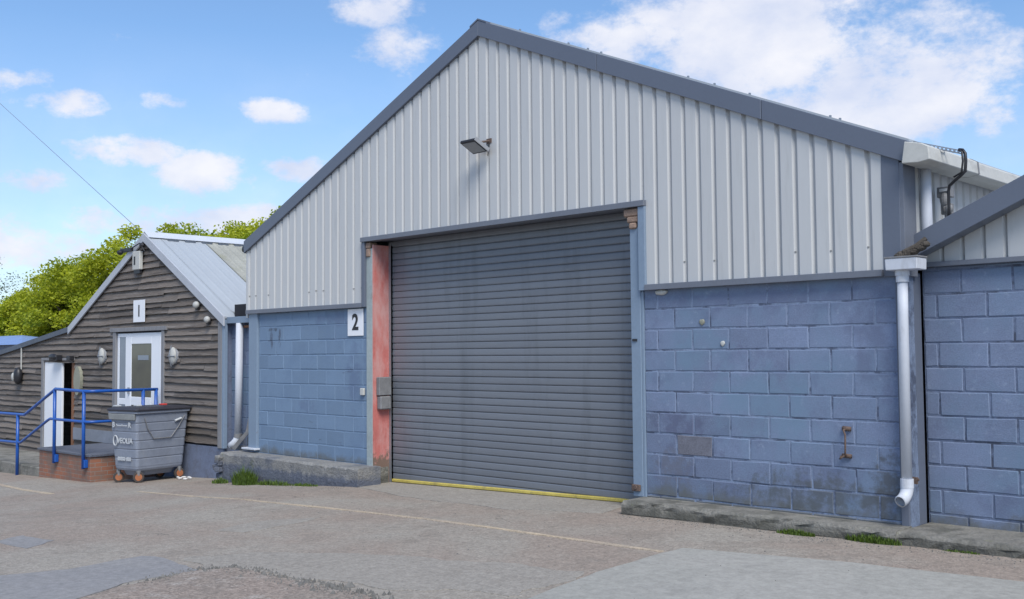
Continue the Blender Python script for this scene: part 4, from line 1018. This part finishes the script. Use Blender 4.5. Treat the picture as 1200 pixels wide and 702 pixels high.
# long face bar and marks (face v = 0, outward normal -ev)
nb_ = -ev
def fp(u, z, off=.012): 
    ins_ = .072 * ((-1 - z) / .95) if z < -1 else 0
    return tuple(C0 + dv * (ins_ + u * (LA - 2 * ins_)) + ev * (ins_ * 1.) + nb_ * off + Vector((0, 0, z)))
build('lifting_bar', MB().tube([fp(.14, -1.06, .014), fp(.20, -1.25, .014), fp(.32, -1.43, .016), fp(.66, -1.43, .016), fp(.80, -1.25, .014), fp(.90, -1.06, .014)], .008, 6), M['boxgrey'], bn)
build('label_strip', MB().tube([fp(.72, -1.15, .016), fp(.84, -1.11, .016)], .022, 4), M['whiteink'], bn)
# short face (u = 0): rim strip and lettering
def sp_(v, z, off=.012):
    ins_ = .072 * ((-1 - z) / .95) if z < -1 else 0
    return Vector(tuple(C0 + ev * (ins_ + v * (LB - 2 * ins_)) + dv * (ins_ - off) + Vector((0, 0, z))))
q = [sp_(.03, -1.10, .0), sp_(.97, -1.10, .0), sp_(.97, -1.10, .03), sp_(.03, -1.10, .03), sp_(.03, -1.0, .0), sp_(.97, -1.0, .0), sp_(.97, -1.0, .035), sp_(.03, -1.0, .035)]
build('rim_panel', MB().hexa([tuple(a) for a in q]), M['binrim'], bn, bevel=.006)
xd = -ev
text('lettering', 'VEOLIA', .125, sp_(.42, -1.46, .022), xd, M['whiteink'], bn, bold=.004)
c = sp_(.80, -1.46, .022)
build('ring_emblem', MB().tube([tuple(c + xd * .055 * math.cos(a * PI / 8) + Vector((0, 0, .085 * math.sin(a * PI / 8)))) for a in range(17)], .011, 6), M['whiteink'], bn)
text('lettering', 'B ·—·— R', .12, sp_(.52, -1.19, .022), xd, M['whiteink'], bn, bold=.004)
text('lettering', '00000 000', .085, sp_(.48, -1.77, .024), xd, M['whiteink'], bn, bold=.004)

# litter
mb = MB()
for i in range(9):
    mb.ell((-16.75 + R.uniform(-.18, .22), -.25 + R.uniform(-.09, .09), g(-16.7) + .025), R.uniform(.03, .08), R.uniform(.02, .05), R.uniform(.012, .03), 7, 4)
o = build('crumpled_paper', mb, M['paper'], None); tag(o, 'scrap of crumpled white paper on the ground right of the bin', 'litter')

# ================================================================== GRASS
def grass(cx, cy, rx, ry, n, hgt, lab, zoff=0.):
    mb = MB()
    for i in range(n):
        a = R.random() * 2 * PI; q = math.sqrt(R.random()); x = cx + rx * q * math.cos(a); y = cy + ry * q * math.sin(a); z = g(x) + zoff
        h = hgt * R.uniform(.35, 1.) * (1 - .5 * q); w_ = R.uniform(.003, .007); d = R.random() * 2 * PI; lean = R.uniform(.1, .7) * h
        dx, dy = math.cos(d), math.sin(d)
        p0 = (x - dy * w_, y + dx * w_, z); p1 = (x + dy * w_, y - dx * w_, z); m0 = (x + dx * lean * .4 - dy * w_ * .8, y + dy * lean * .4 + dx * w_ * .8, z + h * .6); m1 = (x + dx * lean * .4 + dy * w_ * .8, y + dy * lean * .4 - dx * w_ * .8, z + h * .6)
        t = R.uniform(-.4, .8)
        mb.face([p0, p1, m1, m0], t); mb.face([m0, m1, (x + dx * lean, y + dy * lean, z + h)], t)
    o = build('grass', mb, M['grassleaf'], None); tag(o, lab, 'grass', kind='stuff')
M['grassleaf'] = leaf_mat('grass_leaf', (.07, .12, .02), (.17, .26, .03), .3)
grass(-14.30, -.54, .30, .11, 900, .36, 'tuft of green grass at the foot of the long plinth left of the shutter')
grass(-13.6, -.50, .5, .05, 420, .12, 'low weeds along the plinth between grass tuft and shutter')
grass(-12.8, -.48, .35, .05, 260, .07, 'low weeds under the broken plinth edge near the shutter')
grass(-15.15, -.47, .2, .09, 260, .13, 'weeds beside the crumbled end of the long plinth')
grass(-4.22, -.36, .26, .06, 700, .11, 'patch of short grass under the mouth of the right downpipe')
grass(-4.95, -.41, .20, .04, 380, .08, 'small patch of short grass along the mossy kerb')
grass(-3.45, -.36, .16, .03, 120, .03, 'few weeds at the kerb of the neighbouring unit')

# ================================================================== OVERHEAD CABLE
def sag(a, b, s, n=24):
    a, b = Vector(a), Vector(b); return [tuple(a.lerp(b, i / n) - Vector((0, 0, s * 4 * (i / n) * (1 - i / n)))) for i in range(n + 1)]
o = build('overhead_cable', MB().tube(sag((-18.85, -.08, 2.34), (-10.6, -6., 2.98), .02)[:20], .006, 6), M['black'], None)
# the wire carries on past the picture to a pole out of sight
bpy.data.objects.remove(o)
o = build('overhead_cable', MB().tube(sag((-18.9, -.05, 2.40), (-33.2, -.05, 9.7), .0), .0055, 6), M['galv'], None); tag(o, 'thin overhead wire rising from the timber gable across the sky', 'cable')

# ================================================================== BLUE ROOF SHED, FAR LEFT
sd = empty('blue_shed', (-64, 14, -2.8)); tag(sd, 'low building with bright blue roof just over the lean-to at the left edge', 'building')
build('wall', MB().box(-74, -56.2, 12, 15.5, -2.9, .62), M['bluerender'], sd)
mb = MB(); mb.v += [(-74.3, 11.7, .62), (-55.9, 11.7, .62), (-55.9, 15.9, .62), (-74.3, 15.9, .62), (-74.3, 13.8, 1.2), (-61.4, 13.8, 1.2)]
for f in ((0, 1, 5, 4), (1, 2, 5), (2, 3, 4, 5), (3, 0, 4), (0, 3, 2, 1)): mb.f.append(f); mb.t.append(0)
build('roof', mb, M['blueroof'], sd)

# ================================================================== TREES
def tree(x, y, zt, r, m, lab, seed, zb=-2.8, n=16000, leaf=.17, cat='tree', name='broadleaf_tree', dens=1., squash=1., clumps=90):
    rr = random.Random(seed); e = empty(name, (x, y, zb)); tag(e, lab, cat, 'trees behind the timber house')
    hh = zt - zb; crown_c = Vector((x, y, zb + hh * .60)); rz = hh * .44
    mbt = MB(); mbt.tube([(x, y, zb - .2), (x + .1, y, zb + hh * .25), (x, y + .1, zb + hh * .5)], .24, 8, r2=.14)
    cl = []
    for i in range(clumps):
        th = math.acos(rr.uniform(-.75, 1)); ph = rr.random() * 2 * PI; q = rr.uniform(.55, 1.) ** .6
        lump = 1 + .22 * mnoise.noise(Vector((math.cos(ph) * 1.6 + seed, math.sin(ph) * 1.6, math.cos(th) * 2)))
        c = crown_c + Vector((math.sin(th) * math.cos(ph) * r * q * lump, math.sin(th) * math.sin(ph) * r * q * .9 * lump, math.cos(th) * rz * q * squash * lump))
        cl.append((c, rr.uniform(.55, 1.15) * r * .22, rr.random()))
        if i < 22:
            a = Vector((x, y, zb + hh * rr.uniform(.25, .55))); mbt.tube([a, a.lerp(c, .5) + Vector((0, 0, .2)), c], .08, 5, r2=.015)
    build('trunk', mbt, M['bark'], e)
    mb = MB(); V = mb.v; F = mb.f; T = mb.t
    per = n // clumps
    for c, cr, ct in cl:
        for k in range(per):
            # points on shell-ish blob
            d = Vector((rr.gauss(0, 1), rr.gauss(0, 1), rr.gauss(0, 1))).normalized() * cr * rr.uniform(.35, 1.15) ; d.z *= .75
            p = c + d; s = leaf * rr.uniform(.5, 1.15)
            a = Vector((rr.gauss(0, 1), rr.gauss(0, 1), rr.gauss(0, .6))).normalized(); b = a.cross(Vector((rr.gauss(0, 1), rr.gauss(0, 1), rr.gauss(0, 1)))).normalized()
            i0 = len(V); V += [tuple(p - a * s * .5), tuple(p + b * s * .3), tuple(p + a * s * .5), tuple(p - b * s * .3)]
            F.append((i0, i0 + 1, i0 + 2, i0 + 3)); T.append(min(1, max(0, .25 + .5 * ct + rr.gauss(0, .18))))
    build('crown', mb, m, e)
    return e
TR = [(-72.5, 19, 4.4, 4.0, 'leafdeep', 'low green tree at the left edge behind the blue roof'),
      (-67.3, 18.5, 5.4, 4.2, 'leaf', 'rounded yellow green tree, second from the left over the lean-to roof'),
      (-61.5, 17.5, 5.0, 4.0, 'leaf', 'yellow green tree directly left of the timber gable slope'),
      (-64.5, 21, 5.0, 4.0, 'leafdeep', 'mid green tree filling the gap behind the two left yellow green trees'),
      (-56.2, 18.5, 6.9, 4.3, 'leaf', 'tallest yellow green tree just left of the timber ridge'),
      (-52.0, 20, 6.6, 4.0, 'leafdeep', 'green tree right behind the apex of the timber gable'),
      (-48.6, 18.5, 6.0, 3.8, 'leaf', 'yellow green tree behind the middle of the pale ridge'),
      (-44.5, 19, 5.9, 3.6, 'leaf', 'yellow green tree behind the mossy end of the ridge'),
      (-41.0, 18.5, 6.0, 3.6, 'leafdeep', 'green tree against the left eave of the warehouse'),
      (-70.2, 16.5, 3.0, 3.0, 'leafdeep', 'lowest leafy tree beside the blue roof'),
      (-60.5, 24, 7.3, 4.6, 'leaf', 'yellow green tree showing just above the left end of the pale ridge'),
      (-54.0, 24, 7.4, 4.4, 'leaf', 'rearmost yellow green tree over the middle of the pale ridge'),
      (-48.5, 24, 7.2, 4.4, 'leaf', 'rearmost yellow green tree nearest the warehouse eave')]
for i, (x, y, zt, r, mm, lab) in enumerate(TR): tree(x, y, zt, r, M[mm], lab, 40 + i, n=34000, leaf=.22, clumps=85)
tree(-85, 18, 8.6, 4.6, M['needle'], 'dark sparse evergreen cut off by the left edge of the picture', 77, n=6500, leaf=.16, name='evergreen_tree', clumps=46)

# ------------------------------------------------------------------ lift everything so the yard is near zero
for o in list(col.objects):
    if o.parent is None: o.location.z += H

# ------------------------------------------------------------------ world
SUN_EL, SUN_AZ = math.radians(50), math.radians(122)    # azimuth clockwise from +Y
w = bpy.data.worlds.new('World'); scene.world = w; w.use_nodes = True
N = w.node_tree.nodes; L = w.node_tree.links; bg = N['Background']
sky = N.new('ShaderNodeTexSky'); sky.sky_type = 'NISHITA'; sky.sun_disc = False; sky.sun_elevation = SUN_EL; sky.sun_rotation = SUN_AZ
sky.air_density = 1.; sky.dust_density = .6; sky.ozone_density = 1.6
tc = N.new('ShaderNodeTexCoord'); sp = N.new('ShaderNodeSeparateXYZ'); L.new(tc.outputs['Generated'], sp.inputs[0])
def mth(op, a, b=None, c=None, clamp=False):
    n = N.new('ShaderNodeMath'); n.operation = op; n.use_clamp = clamp
    for i, v in enumerate((a, b, c)):
        if v is None: continue
        if isinstance(v, (int, float)): n.inputs[i].default_value = v
        else: L.new(v, n.inputs[i])
    return n.outputs[0]
az = mth('MULTIPLY', mth('ARCTAN2', sp.outputs[0], sp.outputs[1]), 57.2958); el_ = mth('MULTIPLY', mth('ARCSINE', sp.outputs[2]), 57.2958)
def wnoise(scale, det, ro, st=(1, 1, 1.6), off=0.):
    mp = N.new('ShaderNodeMapping'); mp.inputs['Scale'].default_value = st; mp.inputs['Location'].default_value = (off, off, off); L.new(tc.outputs['Generated'], mp.inputs[0])
    n = N.new('ShaderNodeTexNoise'); n.inputs['Scale'].default_value = scale; n.inputs['Detail'].default_value = det; n.inputs['Roughness'].default_value = ro
    L.new(mp.outputs[0], n.inputs['Vector']); return n.outputs['Fac']
n1 = wnoise(11, 12, .62); n2 = wnoise(34, 10, .66, off=3.)
# (azimuth, elevation, half width, half height, weight)
CL = [(-51.6, 18.4, 2.4, 1.2, .75), (-50.3, 16.6, 2.4, 1.4, .7), (-69.8, 13.6, 2.0, .8, .6), (-68.2, 12.7, 2.4, .7, .55), (-62.7, 13.2, 1.5, .55, .6), (-57.0, 12.9, 2.2, .75, .85),
      (-64.6, 10.5, 3.4, .95, 1.0), (-60.6, 9.6, 3.2, 1.3, 1.0), (-56.2, 10.1, 2.4, .9, .75), (-63.5, 6.9, 7.5, 1.1, .8), (-59.0, 6.9, 4.5, 1.2, .9), (-69.5, 5.6, 6.5, 1.6, .6), (-69.0, 8.7, 1.8, .8, .6),
      (-38.2, 16.4, 4.2, 1.6, .6), (-30.5, 16.6, 7.5, 4.6, 1.25), (-23.5, 13.6, 7.2, 3.9, 1.1), (-29., 12.0, 9.5, 2.9, 1.0), (-41.8, 17.9, .9, .5, .35),
      (8, 20, 12, 6, 1.), (45, 26, 16, 7, 1.), (100, 30, 14, 6, .9), (-110, 22, 16, 7, .9), (-150, 35, 18, 8, .9), (150, 24, 18, 7, .9), (-85, 34, 12, 5, .7)]
field = None
for a, e, ra, re, wt in CL:
    u = mth('DIVIDE', mth('SUBTRACT', az, a), ra); v = mth('DIVIDE', mth('SUBTRACT', el_, e), re)
    d = mth('SUBTRACT', 1., mth('ADD', mth('MULTIPLY', u, u), mth('MULTIPLY', v, v)))
    d = mth('MULTIPLY', mth('MAXIMUM', d, -1.5), wt)
    field = d if field is None else mth('MAXIMUM', field, d)
f2 = mth('ADD', field, mth('ADD', mth('MULTIPLY', mth('SUBTRACT', n1, .5), 3.0), mth('MULTIPLY', mth('SUBTRACT', n2, .5), 1.7)))
mr = N.new('ShaderNodeMapRange'); mr.interpolation_type = 'SMOOTHSTEP'; mr.inputs[1].default_value = -.10; mr.inputs[2].default_value = .85; mr.inputs[4].default_value = .94; L.new(f2, mr.inputs[0])
# cloud colour: whiter where thick, bluish grey in the lower folds
shade = mth('ADD', mth('MULTIPLY', mth('SUBTRACT', wnoise(13, 6, .5, off=7.), .42), 2.6), mth('MULTIPLY', f2, .35), clamp=True)
cm = N.new('ShaderNodeMix'); cm.data_type = 'RGBA'; L.new(shade, cm.inputs[0]); cm.inputs[6].default_value = (6.3, 6.9, 8.6, 1); cm.inputs[7].default_value = (8.9, 8.9, 9.4, 1)
veil = mth('MULTIPLY', mth('SUBTRACT', 1., mth('DIVIDE', mth('MAXIMUM', el_, 0.), 17.), clamp=True), mth('ADD', .14, mth('MULTIPLY', n1, .72)))
sm = N.new('ShaderNodeMix'); sm.data_type = 'RGBA'; L.new(mth('MAXIMUM', mr.outputs[0], veil), sm.inputs[0]); L.new(cm.outputs[2], sm.inputs[7])
# light blue tint of the clear sky
tint = N.new('ShaderNodeMix'); tint.data_type = 'RGBA'; tint.blend_type = 'MULTIPLY'; tint.inputs[0].default_value = 1; tint.inputs[7].default_value = (1.24, 1.47, 1.68, 1)
L.new(sky.outputs[0], tint.inputs[6]); L.new(tint.outputs[2], sm.inputs[6])
L.new(sm.outputs[2], bg.inputs[0]); bg.inputs[1].default_value = .1

sun = bpy.data.lights.new('sun', 'SUN'); sun.energy = 3.3; sun.angle = math.radians(28); sun.color = (1, .955, .88)
so = bpy.data.objects.new('sun', sun); link(so)
d = Vector((math.sin(SUN_AZ) * math.cos(SUN_EL), math.cos(SUN_AZ) * math.cos(SUN_EL), math.sin(SUN_EL)))
so.rotation_euler = d.to_track_quat('Z', 'Y').to_euler(); so.location = (0, -5, 30)

# ------------------------------------------------------------------ camera (solved from the block coursing)
yaw, pit, rol = .7715, .0505, -.0086
F_ = Vector((-math.sin(yaw) * math.cos(pit), math.cos(yaw) * math.cos(pit), math.sin(pit)))
R_ = Vector((math.cos(yaw), math.sin(yaw), 0)); U_ = R_.cross(F_)
R2 = R_ * math.cos(rol) + U_ * math.sin(rol); U2 = U_ * math.cos(rol) - R_ * math.sin(rol)
cam = bpy.data.cameras.new('camera'); cam.sensor_width = 36; cam.lens = 1218.72 / 1200 * 36; cam.clip_end = 3000; cam.clip_start = .05
co = bpy.data.objects.new('camera', cam); link(co)
mw = Matrix((R2, U2, -F_)).transposed().to_4x4(); mw.translation = Vector((0, -9.265, H)); co.matrix_world = mw
scene.camera = co

scene.render.engine = 'CYCLES'
scene.view_settings.view_transform = 'Standard'; scene.view_settings.look = 'None'; scene.view_settings.gamma = 1
scene.view_settings.exposure = 0.1
scene.render.resolution_x = 1024; scene.render.resolution_y = 599
